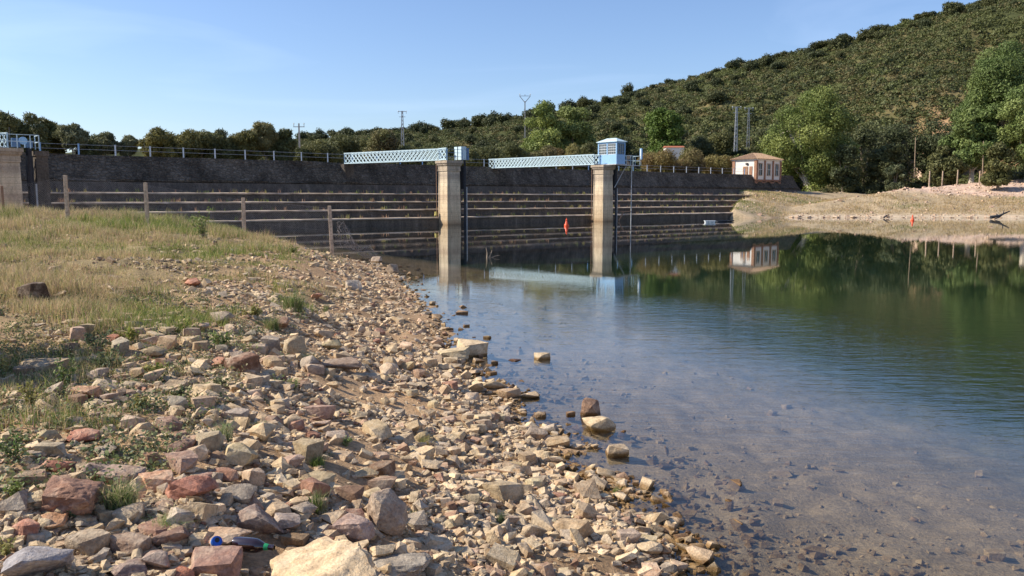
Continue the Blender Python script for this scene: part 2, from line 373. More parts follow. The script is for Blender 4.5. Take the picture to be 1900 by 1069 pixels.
def zfun(x, y, micro=True):
    x = np.asarray(x, float); y = np.asarray(y, float)
    dn = polydist(x, y, NEAR) * np.where(inside(x, y, NEAR), 1, -1)
    zn = np.where(dn > 0, np.interp(dn, [0, 1, 3.4, 7, 12, 20, 60], [0, .2, .88, 1.22, 1.42, 1.62, 2.1]), np.interp(-dn, [0, 2, 5, 9, 16, 30], [0, -.17, -.48, -1.05, -2.3, -4.0]))
    mound = 1.0 * np.exp(-(((x + 24) / 12) ** 2 + ((y - 41) / 9) ** 2)) * sm(0, 6, dn)
    zn = zn + mound * .55 + sm(0, 2.5, dn) * fbm(x * .35, y * .35, 3, 11) * .22
    if micro: zn = zn + fbm(x * 2.2, y * 2.2, 3, 5) * .09 * sm(-2, .6, np.abs(dn))
    dr = polydist(x, y, RIGHT) * np.where(inside(x, y, RIGHT), 1, -1)
    hz, ht = hill(x, y)
    zr = np.interp(dr, [-30, -8, 0, 2, 6, 18, 22, 30, 40, 60], [-4, -1.5, 0, .35, 1.0, 3.0, 3.6, 4.9, 6.0, 6.8]) + sm(4, 20, dr) * fbm(x * .12, y * .12, 4, 3) * .6 + sm(1, 8, dr) * fbm(x * .8, y * .8, 3, 9) * .25
    t = (x - CA[0]) * E[0] + (y - CA[1]) * E[1]; d = (x - CA[0]) * NRM[0] + (y - CA[1]) * NRM[1]
    tE = np.interp(d, [6.5, 10.4, 14.3, 18], [104.5, 93, 86, 80])     # grassy bank burying the right ends of the steps
    zl = np.interp(d, [-2, 3, 6.5, 10.4, 14.3, 18, 21.5], [4, 3.9, 3.5, 2.72, 1.92, 1.1, -.1]) + fbm(x * .5, y * .5, 3, 13) * .25 - 5 * (1 - sm(tE - 1.5, tE + 2, t))
    zl = np.where((d > .8) & (d < 24), zl, -4)
    zr = np.maximum(zr, zl); dr = np.where((zl > .02) & (dr < 4), np.maximum(dr, 4 + zl), dr)
    ds = -d                                                     # downstream distance
    zd = np.interp(ds, [-.5, 1.8, 4], [-4, 5.2, 6.3]) + sm(6, 30, ds) * (fbm(x * .06, y * .06, 4, 21) * 2.0 + .3) 
    zd = np.where((t > T1 + 2) & (ds < 12), -4, zd)
    hn = fbm(x * .035, y * .035, 5, 31) * 7 * sm(.02, .35, ht) * (1 - sm(.75, 1.0, ht)) + fbm(x * .2, y * .2, 3, 37) * .8 * sm(0, .1, ht)
    back = sm(.5, 6, ds)
    z = np.maximum(np.maximum(zn, zr), zd)
    return z + (hz + hn) * sm(2, 14, np.maximum(dr - 30, ds)), dn, dr, ds, ht
def Z(x, y): return float(zfun(np.array([x]), np.array([y]))[0][0])
def ground_hit(px, py, ymin=2.0, ymax=70.0):
    d = ray(px, py); ys = np.exp(np.linspace(math.log(ymin), math.log(ymax), 400)); t = ys / d[1]
    P = np.array([0, 0, H])[None] + d[None] * t[:, None]
    g = np.maximum(zfun(P[:, 0], P[:, 1])[0], -.1); k = np.argmax(P[:, 2] <= g)
    if P[k, 2] > g[k]: k = len(ys) - 1
    return np.array([P[k, 0], P[k, 1], g[k]])

ang = np.radians(np.concatenate([np.linspace(-180, -45, 70)[:-1], np.linspace(-45, 45, 520), np.linspace(45, 180, 70)[1:]]))
rad = np.concatenate([np.exp(np.linspace(math.log(1.0), math.log(700), 620)), [800, 950, 1200, 1600, 2200, 3000, 4500]])
A_, R_ = np.meshgrid(ang, rad); X_ = (np.sin(A_) * R_).ravel(); Y_ = (np.cos(A_) * R_).ravel()
Z_, dn, dr, ds, ht = zfun(X_, Y_)
na, nr = len(ang), len(rad)
i = np.arange(na - 1)[None, :] + (np.arange(nr - 1) * na)[:, None]; i = i.ravel()
quads = np.stack([i, i + 1, i + 1 + na, i + na], 1)[:, ::-1]
V = np.stack([X_, Y_, Z_], 1); V = np.vstack([V, [0, 0, Z(0, 0)]]); ctr = len(V) - 1
fan = np.stack([np.arange(na - 1), np.arange(1, na), np.full(na - 1, ctr)], 1)
col = np.zeros((len(V), 3)); C = lambda *a: np.array(a)[None]
n_a = fbm(X_ * .5, Y_ * .5, 4, 41)[:, None]; n_b = fbm(X_ * .05, Y_ * .05, 4, 51)[:, None]
soil = C(.44, .29, .165) * (1 + .35 * n_a)
grassy = C(.3, .23, .12) * (1 + .3 * n_a)
g = sm(3.2, 7, dn)[:, None] * sm(8, 14, Y_)[:, None]
cn = soil * (1 - g) + grassy * g
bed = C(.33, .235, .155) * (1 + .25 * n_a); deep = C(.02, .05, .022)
kk = sm(.22, 1.15, -Z_)[:, None]  # bed darkens with depth: green mud plus water absorption painted into the colour
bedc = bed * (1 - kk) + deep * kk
bank = C(.43, .335, .215) * (1 + .3 * n_a); scree = C(.6, .44, .34) * (1 + .3 * n_a)
redsoil = C(.36, .23, .13) * (1 + .35 * n_a)
s1 = sm(19, 23, dr + 4 * n_b[:, 0])[:, None]; s2 = sm(34, 40, dr + 5 * n_b[:, 0])[:, None]
cr = (bank * (1 - s1) + scree * s1) * (1 - s2) + redsoil * s2
strip = (sm(3.0, 1.5, dr) if False else (1 - sm(1.5, 3.2, dr)))[:, None]; cr = cr * (1 - strip) + C(.56, .45, .32) * strip
hillc = C(.07, .08, .03) * (1 + .5 * n_b) ; dry = C(.17, .14, .065)
hm = sm(.22, .5, n_b[:, 0] + .1)[:, None]; hc = hillc * (1 - hm) + dry * hm
cd = C(.3, .23, .12) * (1 + .3 * n_a)
far = np.maximum(dr - 44, ds - 3)
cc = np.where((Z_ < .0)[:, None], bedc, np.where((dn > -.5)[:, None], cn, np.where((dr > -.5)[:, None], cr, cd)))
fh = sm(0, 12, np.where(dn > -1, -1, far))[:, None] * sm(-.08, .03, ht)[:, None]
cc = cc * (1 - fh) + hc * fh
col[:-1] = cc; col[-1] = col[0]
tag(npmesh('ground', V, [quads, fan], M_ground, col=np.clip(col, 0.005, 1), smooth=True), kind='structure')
wm = MB(); wm.add([(-500, -250, 0), (500, -250, 0), (500, 190, 0), (-500, 190, 0)], [(0, 1, 2, 3)])
tag(wm.build('water', M_water), kind='structure')

# ------------------------------------------------------------------ dam
dam = thing('dam', (*crest(40, 3), 0), 'long dark stepped masonry dam wall in shade across the far side of the reservoir', 'dam')
ts = np.arange(T0, T1 + .01, 2.05)
def strip(prof, name, mat, parent=dam, jitter=0, cap=True, t_end=None):
    V = []; n = len(prof); rr = np.random.default_rng(len(name) + n)
    for t in ts:
        s = osc(t)
        for (o_, z_) in prof:
            p = crest(t, o_ * s); j = rr.normal(0, jitter) if jitter else 0
            V.append((p[0] + NRM[0] * j, p[1] + NRM[1] * j, z_ + j * .4))
    m = len(ts); Fq = [(a * n + b, (a + 1) * n + b, (a + 1) * n + b + 1, a * n + b + 1) for a in range(m - 1) for b in range(n - 1)]
    me = MB(); me.V = V; me.F = Fq
    me.F.append(tuple(range(n))[::-1]); me.F.append(tuple((m - 1) * n + b for b in range(n)))
    return me.build(name, mat, parent)
strip([(-3.6, 4.5), (-3.6, 6.87), (0, 6.87), (.25, 6.2), (1.25, 4.62), (1.45, 4.6), (1.45, 4.4), (1.2, 4.2)], 'upper_wall', M_mas, jitter=.05)
strip([(-3.0, 4.3), (1.42, 4.3), (1.5, 4.3), (1.95, 3.25), (1.9, 2.0)], 'lower_wall', M_dc)
TR = [(5.9, 3.3, 1.8), (9.5, 2.42, 5.4), (13.0, 1.6, 9.0), (16.4, .8, 12.5)]
for (e, z, b0) in TR:
    st = strip([(b0, z - 1.1), (b0, z - .05), (e - .22, z - .05), (e - .12, z - .14), (e, z - 1.1 if z > 1 else -4)], 'step', M_dc, jitter=.012)
    s = strip([(e - .55, z - .08), (e - .55, z), (e - .06, z - .015), (e + .03, z - .06), (e + .03, z - .16), (e - .15, z - .16)], 'nosing', M_nose, st, jitter=.03)
# coping of worn stones along the crest edge
cb = MB(); rr = random.Random(3); t = T0
while t < T1 - 1:
    L = rr.uniform(.5, 1.1)
    if rr.random() < .86:
        p = crest(t + L / 2, -.15 + rr.uniform(-.04, .04)); hh = rr.uniform(.03, .09)
        cb.box((p[0], p[1], 6.87 + hh), L / 2 - .03, .22, hh, (E[0], E[1], 0), (NRM[0], NRM[1], 0))
    t += L
cb = None
# weeds on the steps
def leaf_quads(P, Nn, size, asp=1.5, r=R):
    n = len(P); Nn = Nn / (np.linalg.norm(Nn, axis=1, keepdims=True) + 1e-9)
    a = np.cross(Nn, r.normal(size=(n, 3))); a /= (np.linalg.norm(a, axis=1, keepdims=True) + 1e-9); b = np.cross(Nn, a)
    s = np.asarray(size)[:, None] if not np.isscalar(size) else size
    V = np.stack([P - a * s * asp / 2, P - b * s / 2, P + a * s * asp / 2, P + b * s / 2], 1).reshape(-1, 3)
    return V, np.arange(4 * n).reshape(-1, 4)
def blades(P, h, wd, lean, colr, r=R, bend=.35):
    """grass blades: 2-segment tapered ribbons"""
    n = len(P); th = r.uniform(0, 2 * math.pi, n); sd = np.stack([np.cos(th), np.sin(th), np.zeros(n)], 1)
    ph = r.uniform(0, 2 * math.pi, n); ld = np.stack([np.cos(ph), np.sin(ph), np.zeros(n)], 1) * (lean * r.uniform(.2, 1, n))[:, None]
    h = h[:, None]; w_ = (wd * np.ones(n))[:, None]; up = np.array([0, 0, 1.])
    m = P + (up * .55 + ld * .3) * h; tp = P + (up * (1 - .3 * bend) + ld * (1)) * h
    V = np.stack([P - sd * w_ / 2, P + sd * w_ / 2, m + sd * w_ * .35, m - sd * w_ * .35, tp], 1).reshape(-1, 3)
    b = np.arange(n)[:, None] * 5
    return V, [b + np.array([[0, 1, 2, 3]]), b + np.array([[3, 2, 4]])], np.repeat(colr, 5, 0)
P = []; cw = []
for q in range(620):
    e, z, b0 = TR[R.integers(0, 4)]; t = R.uniform(-20, 105); p = crest(t, (e - R.uniform(.1, 1.4)) * osc(t)); n = R.integers(4, 12)
    if R.random() < .7: n = 3
    P.append(np.column_stack([R.normal(p[0], .12, n), R.normal(p[1], .12, n), np.full(n, z - .03)])); cw.append(np.tile(np.array([(.3, .26, .1), (.16, .2, .06), (.36, .22, .14)][R.integers(0, 3)]), (n, 1)))
P = np.vstack(P); cw = np.vstack(cw)
v, f, cc = blades(P, R.uniform(.12, .55, len(P)), .07, .4, cw)
tag(npmesh('weeds', v, f, M_grass, col=cc), 'sparse weeds sprouting on the pale step edges of the dam', 'weeds', kind='stuff')

# crest railing
rl = thing('crest_railing', (*crest(30, -.3), 6.87), 'low railing of pale blue posts and thin rails along the dam crest', 'railing')
for t in np.arange(-6, 117, 3.25):
    p = crest(t, -.32); m = MB(); m.box((p[0], p[1], 6.87 + .48), .055, .055, .5); m.box((p[0], p[1], 6.87 + 1.0), .075, .075, .02); m.build('post', M_white if int(t) % 3 else M_blue, rl)
for zz in (.5, .93):
    m = MB(); m.tube([(*crest(t, -.32), 6.87 + zz) for t in np.arange(-6, 117, 6.5)], .018, 5); m.build('rail', M_galv, rl)

# ------------------------------------------------------------------ piers and footbridges
EX = np.array([.766, .643, 0]); EY = np.array([.643, -.766, 0])
def pier(corner_px, D, label, detail=0):
    cx = (corner_px - CX) / F * D; c0 = np.array([cx, D, 0]) + EX * .84 - EY * .82
    t_ = thing('pier', (c0[0], c0[1], 0), label, 'pier', 'gate piers')
    m = MB(); m.frustum(c0 + [0, 0, -4], .93, .92, c0 + [0, 0, 5.55], .8, .78, EX, EY); m.build('shaft', M_pier, t_, bevel=.03)
    m = MB(); m.frustum(c0 + [0, 0, 5.55], .87, .85, c0 + [0, 0, 5.72], .87, .85, EX, EY); m.build('collar', M_pier, t_, bevel=.02)
    m = MB(); m.frustum(c0 + [0, 0, 5.72], .85, .83, c0 + [0, 0, 6.05], .85, .83, EX, EY)
    m.frustum(c0 + [0, 0, 6.05], .87, .85, c0 + [0, 0, 6.2], .97, .96, EX, EY); m.frustum(c0 + [0, 0, 6.2], .97, .96, c0 + [0, 0, 6.34], .97, .96, EX, EY)
    m.frustum(c0 + [0, 0, 6.34], 1.06, 1.05, c0 + [0, 0, 6.62], 1.06, 1.05, EX, EY); m.build('cornice', M_pier, t_, bevel=.02)
    return t_, c0
def gate_gear(c0, label, boxy=True):
    """dark guide frame and pipes on the downstream-right flank"""
    b = c0 + EX * 1.55 + EY * .2
    g = thing('sluice_gear', (b[0], b[1], 0), label, 'sluice gear')
    m = MB()
    for s in (-.42, .42): m.bar(b + EY * s + [0, 0, -2], b + EY * s + [0, 0, 6.7], .16, .22)
    for zz in np.arange(1, 6.5, 1.1): m.bar(b + EY * -.42 + [0, 0, zz], b + EY * .42 + [0, 0, zz], .08)
    m.build('guide_frame', M_darkiron, g)
    m = MB(); m.box(b + [0, 0, 4.9], .2, .36, 1.2, EX, EY); m.build('gate_leaf', M_darkiron, g)
    m = MB(); m.tube([b + EY * .3 + EX * .32 + [0, 0, -2], b + EY * .3 + EX * .32 + [0, 0, 3.9]], .085, 8); m.build('pipe', M_galv, g, smooth=True)
    m = MB(); m.tube([b - EY * .1 + [0, 0, 6.6], b - EY * .1 + [0, 0, 7.3]], .05, 8); m.build('spindle', M_darkiron, g)
    m = MB(); m.tube([c0 - EX * 1.05 - EY * .85 + [0, 0, -1], c0 - EX * 1.05 - EY * .85 + [0, 0, 6.2]], .035, 6); m.build('drain_pipe', M_rusty, g)
    return g, b
def lattice_girder(m, a, b, z0, z1, step=.57, y_off=0):
    a = np.array(a, float); b = np.array(b, float); d = b - a; L = np.linalg.norm(d[:2]); d /= L; nn = np.array([-d[1], d[0], 0])
    def pt(s, z, o=0): return a + d * s + np.array([0, 0, z]) + nn * o
    for z in (z0, z1): m.bar(pt(0, z), pt(L, z), .12, .1)
    for s in (0.05, L - .05): m.bar(pt(s, z0), pt(s, z1), .1, .1)
    h = z1 - z0; run = h; s = -run
    while s < L:
        for (sa, sb, o) in ((s, s + run, .012), (s + run, s, -.012)):
            # clip to 0..L
            p0, p1 = (sa, z0), (sb, z1)
            lo, hi = min(sa, sb), max(sa, sb)
            q = [max(0, lo), min(L, hi)]
            if q[1] - q[0] < .08: continue
            f = lambda x: z0 + (x - sa) / (sb - sa) * h
            m.bar(pt(q[0], f(q[0]), o), pt(q[1], f(q[1]), o), .012, .075, up=(0, 0, 1))
        s += step
def footbridge(p_dam, p_pier, label):
    a = np.array([*p_dam, 0.]); b = np.array([*p_pier, 0.]); d = (b - a) / np.linalg.norm(b - a); nn = np.array([-d[1], d[0], 0])
    t_ = thing('footbridge', (a[0], a[1], 6.6), label, 'footbridge', 'lattice footbridges from the dam crest to the piers')
    for s in (-.5, .5):
        m = MB(); lattice_girder(m, a + nn * s, b + nn * s, 6.72, 7.86); m.build('lattice_girder', M_lattice, t_)
    m = MB(); m.box((a + b) / 2 + [0, 0, 6.74], np.linalg.norm(b - a) / 2, .43, .03, d, nn); m.build('deck', M_galv, t_)
    m = MB(); m.box(a - d * .1 + [0, 0, 6.35], .3, .7, .3, d, nn); m.frustum(a + [0, 0, 4.4] , .15, .5, a + [0, 0, 6.05], .35, .7, d, nn); m.build('bearing_corbel', M_dc, t_)
    return t_
def frame_rail(m, pts, h, mid=(.5,), w=.045):
    for p in pts: m.bar(np.array(p), np.array(p) + [0, 0, h], w)
    for a, b in zip(pts[:-1], pts[1:]):
        for z in (*[h * q for q in mid], h): m.bar(np.array(a) + [0, 0, z], np.array(b) + [0, 0, z], w * .8)

# middle pier
pm, cm = pier(831, 86.9, 'pale masonry pier at mid picture under the tall blue hoist box')
bM = footbridge(at_y(645, 300, 97.5)[:2], (cm - EX * .2 - EY * .6)[:2], 'pale blue lattice footbridge left of the open topped middle pier')
ggM, bm_ = gate_gear(cm, 'dark sluice guides and grey pipe on the right flank of the middle pier')
hb = thing('hoist_box', (*bm_[:2], 6.7), 'tall pale blue sheet metal hoist box above the sluice guides of the middle pier', 'hoist box')
for s in (-.33, .33):
    m = MB(); m.box(bm_ + EY * s + EX * -.25 + [0, 0, 7.42], .34, .29, .68, EX, EY); m.build('cabinet', M_lattice, hb, bevel=.02)
m = MB(); m.box(bm_ + EX * .3 + [0, 0, 7.35], .12, .62, .62, EX, EY); m.build('side_panel', M_dkblue, hb)
m = MB(); m.tube([bm_ + EX * -.62 + [0, 0, 6.65], bm_ + EX * -.62 + [0, 0, 8.2]], .03, 6); m.build('screw_rod', M_darkiron, hb)
pr = thing('pier_railing', (*cm[:2], 6.62), 'thin blue railing frame on top of the middle pier between bridge and hoist box', 'railing')
m = MB(); q = [cm + EX * a + EY * b + np.array([0, 0, 6.62]) for a, b in ((-.98, .1), (-.98, .98), (0, .98), (.98, .98))]; frame_rail(m, q, 1.15, (.35, .7)); m.build('rail_frame', M_dkblue, pr)
m = MB(); lattice_girder(m, cm + EX * -1.0 + EY * -.4, cm + EX * -1.0 + EY * .96, 6.72, 7.86); m.build('lattice_panel', M_lattice, pr)
fl = MB(); fl.tube([cm + EX * -1.15 + EY * -.85 + [0, 0, .95], cm + EX * -1.15 + EY * -.85 + [0, 0, 1.35]], [.16, .13], 10)
o = fl.build('marker_float', simple('yellow_plastic', (.6, .5, .15), .5), None, smooth=True); tag(o, 'small yellowish marker hanging at the left edge of the middle pier above the water', 'marker')

# right pier with cabin
pR, cR = pier(1118, 98.6, 'pale masonry pier carrying the blue glazed cabin')
footbridge(at_y(912, 308, 112.5)[:2], (cR - EX * .45 - EY * .6)[:2], 'pale blue lattice footbridge leading to the pier with the blue cabin')
ggR, bR_ = gate_gear(cR, 'dark sluice guides on the right flank of the cabin pier')
cc0 = cR + EX * .9 + EY * .45 + np.array([0, 0, 6.74])
cab = thing('gate_cabin', cc0, 'small blue glazed cabin with a shallow hipped roof on top of the pier', 'cabin')
hx, hy = .74, 1.5
m = MB(); m.box(cc0 + [0, 0, -.06], .9, 1.6, .055, EX, EY); m.build('floor_slab', M_galv, cab)
m = MB(); m.box(cc0 + [0, 0, .55], hx, hy, .55, EX, EY)
for a in (-1, 1):
    for b in (-1, -.02, 1): m.box(cc0 + EX * a * (hx - .06) + EY * b * (hy - .06) + [0, 0, 1.75], .075, .075, .66, EX, EY)
m.box(cc0 + [0, 0, 2.47], hx + .02, hy + .02, .08, EX, EY); m.build('wall', M_blue, cab, bevel=.01)
for b in (-.5, .5):   # glazed panels of the long sides
    for a in (-1, 1):
        c_ = cc0 + EX * a * (hx - .08) + EY * b * (hy - .06) * 1.0 + np.array([0, 0, 1.74])
        m = MB(); 
        for i_ in range(5): m.box(c_ + EY * (i_ - 2) * .31 + EX * a * .03, .02, .022, .64, EX, EY)
        for j_ in range(5): m.box(c_ + np.array([0, 0, (j_ - 2) * .3]) + EX * a * .03, .018, .64, .022, EX, EY)
        wf = m.build('window', M_white, cab)
        m = MB(); m.box(c_, .008, .62, .63, EX, EY); g_ = m.build('pane', M_glass, wf)
for b in (-1, 1):
    c_ = cc0 + EY * b * (hy - .08) + np.array([0, 0, 1.74]); m = MB()
    for i_ in range(4): m.box(c_ + EX * (i_ - 1.5) * .4 + EY * b * .03, .022, .02, .64, EX, EY)
    for j_ in range(5): m.box(c_ + np.array([0, 0, (j_ - 2) * .3]) + EY * b * .03, .62, .018, .022, EX, EY)
    wf = m.build('window', M_dkblue, cab); m = MB(); m.box(c_, .6, .008, .63, EX, EY); m.build('pane', M_glass, wf)
m = MB(); z0 = 2.55; ox, oy = hx + .16, hy + .16
vs = [cc0 + EX * a * ox + EY * b * oy + np.array([0, 0, z0]) for a, b in ((-1, -1), (1, -1), (1, 1), (-1, 1))]
vs += [v + np.array([0, 0, .06]) for v in vs]; vs += [cc0 + EY * -.75 + np.array([0, 0, 3.05]), cc0 + EY * .75 + np.array([0, 0, 3.05])]
m.add(vs, [(3, 2, 1, 0), (0, 1, 5, 4), (1, 2, 6, 5), (2, 3, 7, 6), (3, 0, 4, 7), (4, 5, 8), (5, 6, 9, 8), (6, 7, 9), (7, 4, 8, 9)]); m.build('roof', M_lattice, cab)
bal = thing('balcony', cR + EX * 2.4 + np.array([0, 0, 6.6]), 'railed steel balcony projecting to the right of the blue cabin', 'balcony')
m = MB(); bc = cR + EX * 3.5 + EY * .6 + np.array([0, 0, 6.66]); m.box(bc, 1.65, .55, .05, EX, EY); m.build('platform', M_galv, bal)
m = MB(); q = [cR + EX * a + EY * b + np.array([0, 0, 6.7]) for a, b in ((1.9, 1.15), (2.7, 1.15), (3.5, 1.15), (4.3, 1.15), (5.15, 1.15), (5.15, .05), (3.5, .05), (1.9, .05))]; frame_rail(m, q, 1.1, (.5,), .06); m.build('rail_frame', M_lattice, bal)
m = MB(); m.bar(cR + EX * 1.0 + EY * .9 + [0, 0, 4.0], cR + EX * 3.0 + EY * .9 + [0, 0, 6.6], .07); m.bar(cR + EX * 1.0 + EY * .3 + [0, 0, 5.2], cR + EX * 2.2 + EY * .3 + [0, 0, 6.6], .09); m.build('brace', M_galv, bal)
m = MB(); m.box(bc + EX * .35 + [0, 0, .6], .16, .3, .55, EX, EY); m.box(bc + EX * .35 + [0, 0, 1.2], .05, .45, .05, EX, EY); m.build('hoist', M_darkiron, bal)
sp = cR + EX * 3.75 + EY * 1.1
st = thing('standpipe', (*sp[:2], 0), 'tall thin pipe rising from the water up to the balcony of the cabin', 'pipe')
m = MB(); m.tube([sp + [0, 0, -2], sp + [0, 0, 6.6]], .06, 8); m.build('pipe', M_galv, st, smooth=True)
m = MB(); q0 = sp - EX * 2.0; m.bar(sp + [0, 0, 1.15], q0 + [0, 0, 1.15], .09); m.bar(sp - EX * 1.3 + [0, 0, 1.15], q0 - EX * .2 + [0, 0, 0.05], .12); m.build('bracket', M_rusty, st)
gp = cR + EX * 5.75 + EY * .8
lg = thing('level_gauge', (*gp[:2], 7.2), 'narrow upright blue gauge board at the far end of the balcony', 'gauge')
m = MB(); m.box(gp + [0, 0, 8.1], .1, .14, .65, EX, EY); m.build('board', M_blue, lg); m = MB(); m.box(gp - EX * .11 + [0, 0, 8.1], .01, .07, .55, EX, EY); m.build('scale_plate', M_white, lg)
m = MB(); m.bar(gp + [0, 0, 7.3], cR + EX * 5.15 + EY * .8 + [0, 0, 7.3], .05); m.bar(gp + [0, 0, 6.7], gp + [0, 0, 7.5], .05); m.build('bracket', M_galv, lg)

# left pier (cut by the frame)
pL, cL = pier(2, 64.9, 'masonry pier at the left end of the dam, cut by the edge of the view')
dL = at_y(-210, 270, 74)
footbridge(dL[:2], (cL - EX * .2 - EY * .3)[:2], 'pale blue lattice footbridge reaching the leftmost pier')
gL, bL_ = gate_gear(cL, 'dark sluice guides and pipe beside the leftmost pier')
cgl = thing('gate_winch', (*(cL + EX * 1.0)[:2], 6.62), 'blue steel winch frame with railings on the leftmost pier', 'winch')
m = MB(); q = [cL + EX * a + EY * b + np.array([0, 0, 6.62]) for a, b in ((-1.1, 1.3), (-.3, 1.3), (.6, 1.3), (1.5, 1.3), (2.1, 1.3), (2.1, -.2))]; frame_rail(m, q, 1.05, (.5,), .06); m.build('rail_frame', M_lattice, cgl)
m = MB(); m.box(cL + EX * .7 + [0, 0, 7.1], .3, .25, .35, EX, EY); m.box(cL + EX * 1.6 + [0, 0, 7.0], .25, .3, .28, EX, EY); m.build('gear_housing', M_dkblue, cgl, bevel=.03)
m = MB(); lathe(m, cL + EX * 1.15 + EY * .5 + [0, 0, 7.25], [(.02, -.05), (.3, -.05), (.3, .05), (.02, .05)], EY, 18); m.build('handwheel', M_blue, cgl)
m = MB(); m.tube([cL + EX * .35 + [0, 0, 6.6], cL + EX * .35 + [0, 0, 8.3]], .04, 6); m.build('screw_rod', M_darkiron, cgl)
pc2 = cL + EX * 2.4 + EY * -.2
m = MB(); m.frustum(pc2 + [0, 0, -1], .5, .8, pc2 + [0, 0, 6.1], .42, .7, EX, EY); m.frustum(pc2 + [0, 0, 6.1], .5, .8, pc2 + [0, 0, 6.5], .5, .8, EX, EY); m.build('buttress', M_dc, pL)

# ------------------------------------------------------------------ valve house on the dam
hh_t = 0
for tt in np.arange(80, 125, .1):
    q_ = crest(tt, .9); 
    if abs(CX + F * q_[0] / q_[1] - 1398) < 1.2: hh_t = tt
hc = np.array([*crest(hh_t, .9), 0]); hz0 = 6.05
o0 = np.array([hc[0], hc[1], hz0])                # near corner
LX, LY, HH = 7.7, 4.9, 3.6
house = thing('valve_house', o0, 'small white valve house with brick corners and a hipped tile roof on the dam', 'house')
cH = o0 + EX * LX / 2 - EY * LY / 2
m = MB(); m.box(cH + [0, 0, HH / 2], LX / 2, LY / 2, HH / 2, EX, EY); m.build('wall', M_plaster, house)
for a in (0, 1 / 3, 2 / 3, 1):
    m = MB(); m.box(o0 + EX * (LX * a + (.15 if a == 0 else -.15 if a == 1 else 0)) + EY * .04 + [0, 0, HH / 2 - .1], .2, .12, HH / 2 - .1, EX, EY); m.build('pilaster', M_brick, house)
for b in (.12, LY - .2):
    m = MB(); m.box(o0 - EX * .03 - EY * b + [0, 0, HH / 2 - .1], .1, .26, HH / 2 - .1, EX, EY); m.build('quoin', M_brick, house)
m = MB(); m.box(cH + [0, 0, HH - .12], LX / 2 + .2, LY / 2 + .2, .1, EX, EY); m.build('cornice', M_plaster, house)
for a in (1 / 6, .5, 5 / 6):
    c_ = o0 + EX * LX * a + np.array([0, 0, 1.75])
    m = MB(); 
    for s in (-1, 1): m.box(c_ + EX * s * .5 + EY * .03, .07, .05, 1.05, EX, EY)
    for s in (-1, 1): m.box(c_ + EY * .03 + [0, 0, s * 1.05], .57, .05, .07, EX, EY)
    wf = m.build('window', M_nose, house); m = MB(); m.box(c_ + EY * .012, .43, .01, .98, EX, EY); m.build('pane', M_glass, wf)
    m = MB(); m.box(c_ + EY * .04, .03, .02, .98, EX, EY); m.box(c_ + EY * .04, .43, .02, .03, EX, EY); m.build('glazing_bar', M_white, wf)
dc = o0 - EX * .03 - EY * 2.2 + np.array([0, 0, 1.15]); m = MB(); m.box(dc, .06, .5, 1.15, EX, EY); dd = m.build('door', M_rusty, house)
m = MB(); m.box(dc - EX * .08 + EY * .35, .03, .05, .04, EX, EY); m.build('handle', M_darkiron, dd)
m = MB(); m.box(dc + EY * 1.1 + [0, 0, .25] - EX * .0, .05, .3, .9, EX, EY); m.build('door_surround', M_brick, house)
m = MB(); m.box(o0 - EX * .12 - EY * 1.9 + [0, 0, 2.75], .1, .22, .16, EX, EY); m.build('wall_lamp', M_darkiron, house)
# hipped roof made of tile rows
m = MB(); z0 = HH - .02; ox, oy = LX / 2 + .45, LY / 2 + .45; rz = 1.15
base = [cH + EX * a * ox + EY * b * oy + np.array([0, 0, z0]) for a, b in ((-1, -1), (1, -1), (1, 1), (-1, 1))]
top = [cH - EX * (ox - oy) + np.array([0, 0, z0 + rz]), cH + EX * (ox - oy) + np.array([0, 0, z0 + rz])]
m.add(base + top, [(3, 2, 1, 0), (0, 1, 5, 4), (1, 2, 5), (2, 3, 4, 5), (3, 0, 4)])
def tile_rows(p0, p1, q0, q1, n):
    for i_ in range(n + 1):
        f = i_ / n; a = p0 + (p1 - p0) * f
        # ridge target follows the hip line
        b = q0 + (q1 - q0) * np.clip((f * np.linalg.norm(p1 - p0) - oy) / max(np.linalg.norm(p1 - p0) - 2 * oy, .01), 0, 1) if np.linalg.norm(q1 - q0) > .01 else q0
        L = np.linalg.norm(p1 - p0); ed = min(f * L, L - f * L)
        if np.linalg.norm(q1 - q0) > .01:
            k_ = min(1, ed / oy); b = a + ((q0 + (q1 - q0) * f) - a) * 1.0
            mid = (p0 + p1) / 2; perp = ((q0 + q1) / 2 - mid); b = a + perp * k_
        else:
            perp = q0 - (p0 + p1) / 2; b = a + perp * min(1, ed / (L / 2))
        if np.linalg.norm(b - a) > .15: m.tube([a + [0, 0, .03], b + [0, 0, .03]], .085, 6)
tile_rows(base[3], base[2], top[0], top[1], 34); tile_rows(base[0], base[3], top[0], top[0], 22); tile_rows(base[1], base[2], top[1], top[1], 22); tile_rows(base[0], base[1], top[0], top[1], 34)
m.build('roof', M_tile, house)
# arched brick corbels under the overhanging front
for a in (0, 1 / 3, 2 / 3, 1):
    m = MB(); m.box(o0 + EX * LX * a - EY * .75 + [0, 0, -1.55], .2, .72, 1.2, EX, EY); m.build('brick_pier', M_brick, house)
for a in (1 / 6, .5, 5 / 6):
    m = MB(); c_ = o0 + EX * LX * a - EY * .1; pts = [c_ + EX * 1.1 * math.cos(q) + np.array([0, 0, -.95 + .7 * math.sin(q)]) for q in np.linspace(0, math.pi, 9)]
    for p, q in zip(pts[:-1], pts[1:]): m.bar(p, q, .2, .2)
    m.build('arch', M_brick, house)
m = MB(); m.box(o0 + EX * LX / 2 - EY * .5 + [0, 0, -.12], LX / 2 + .05, .6, .11, EX, EY); m.build('sill_band', M_brick, house)

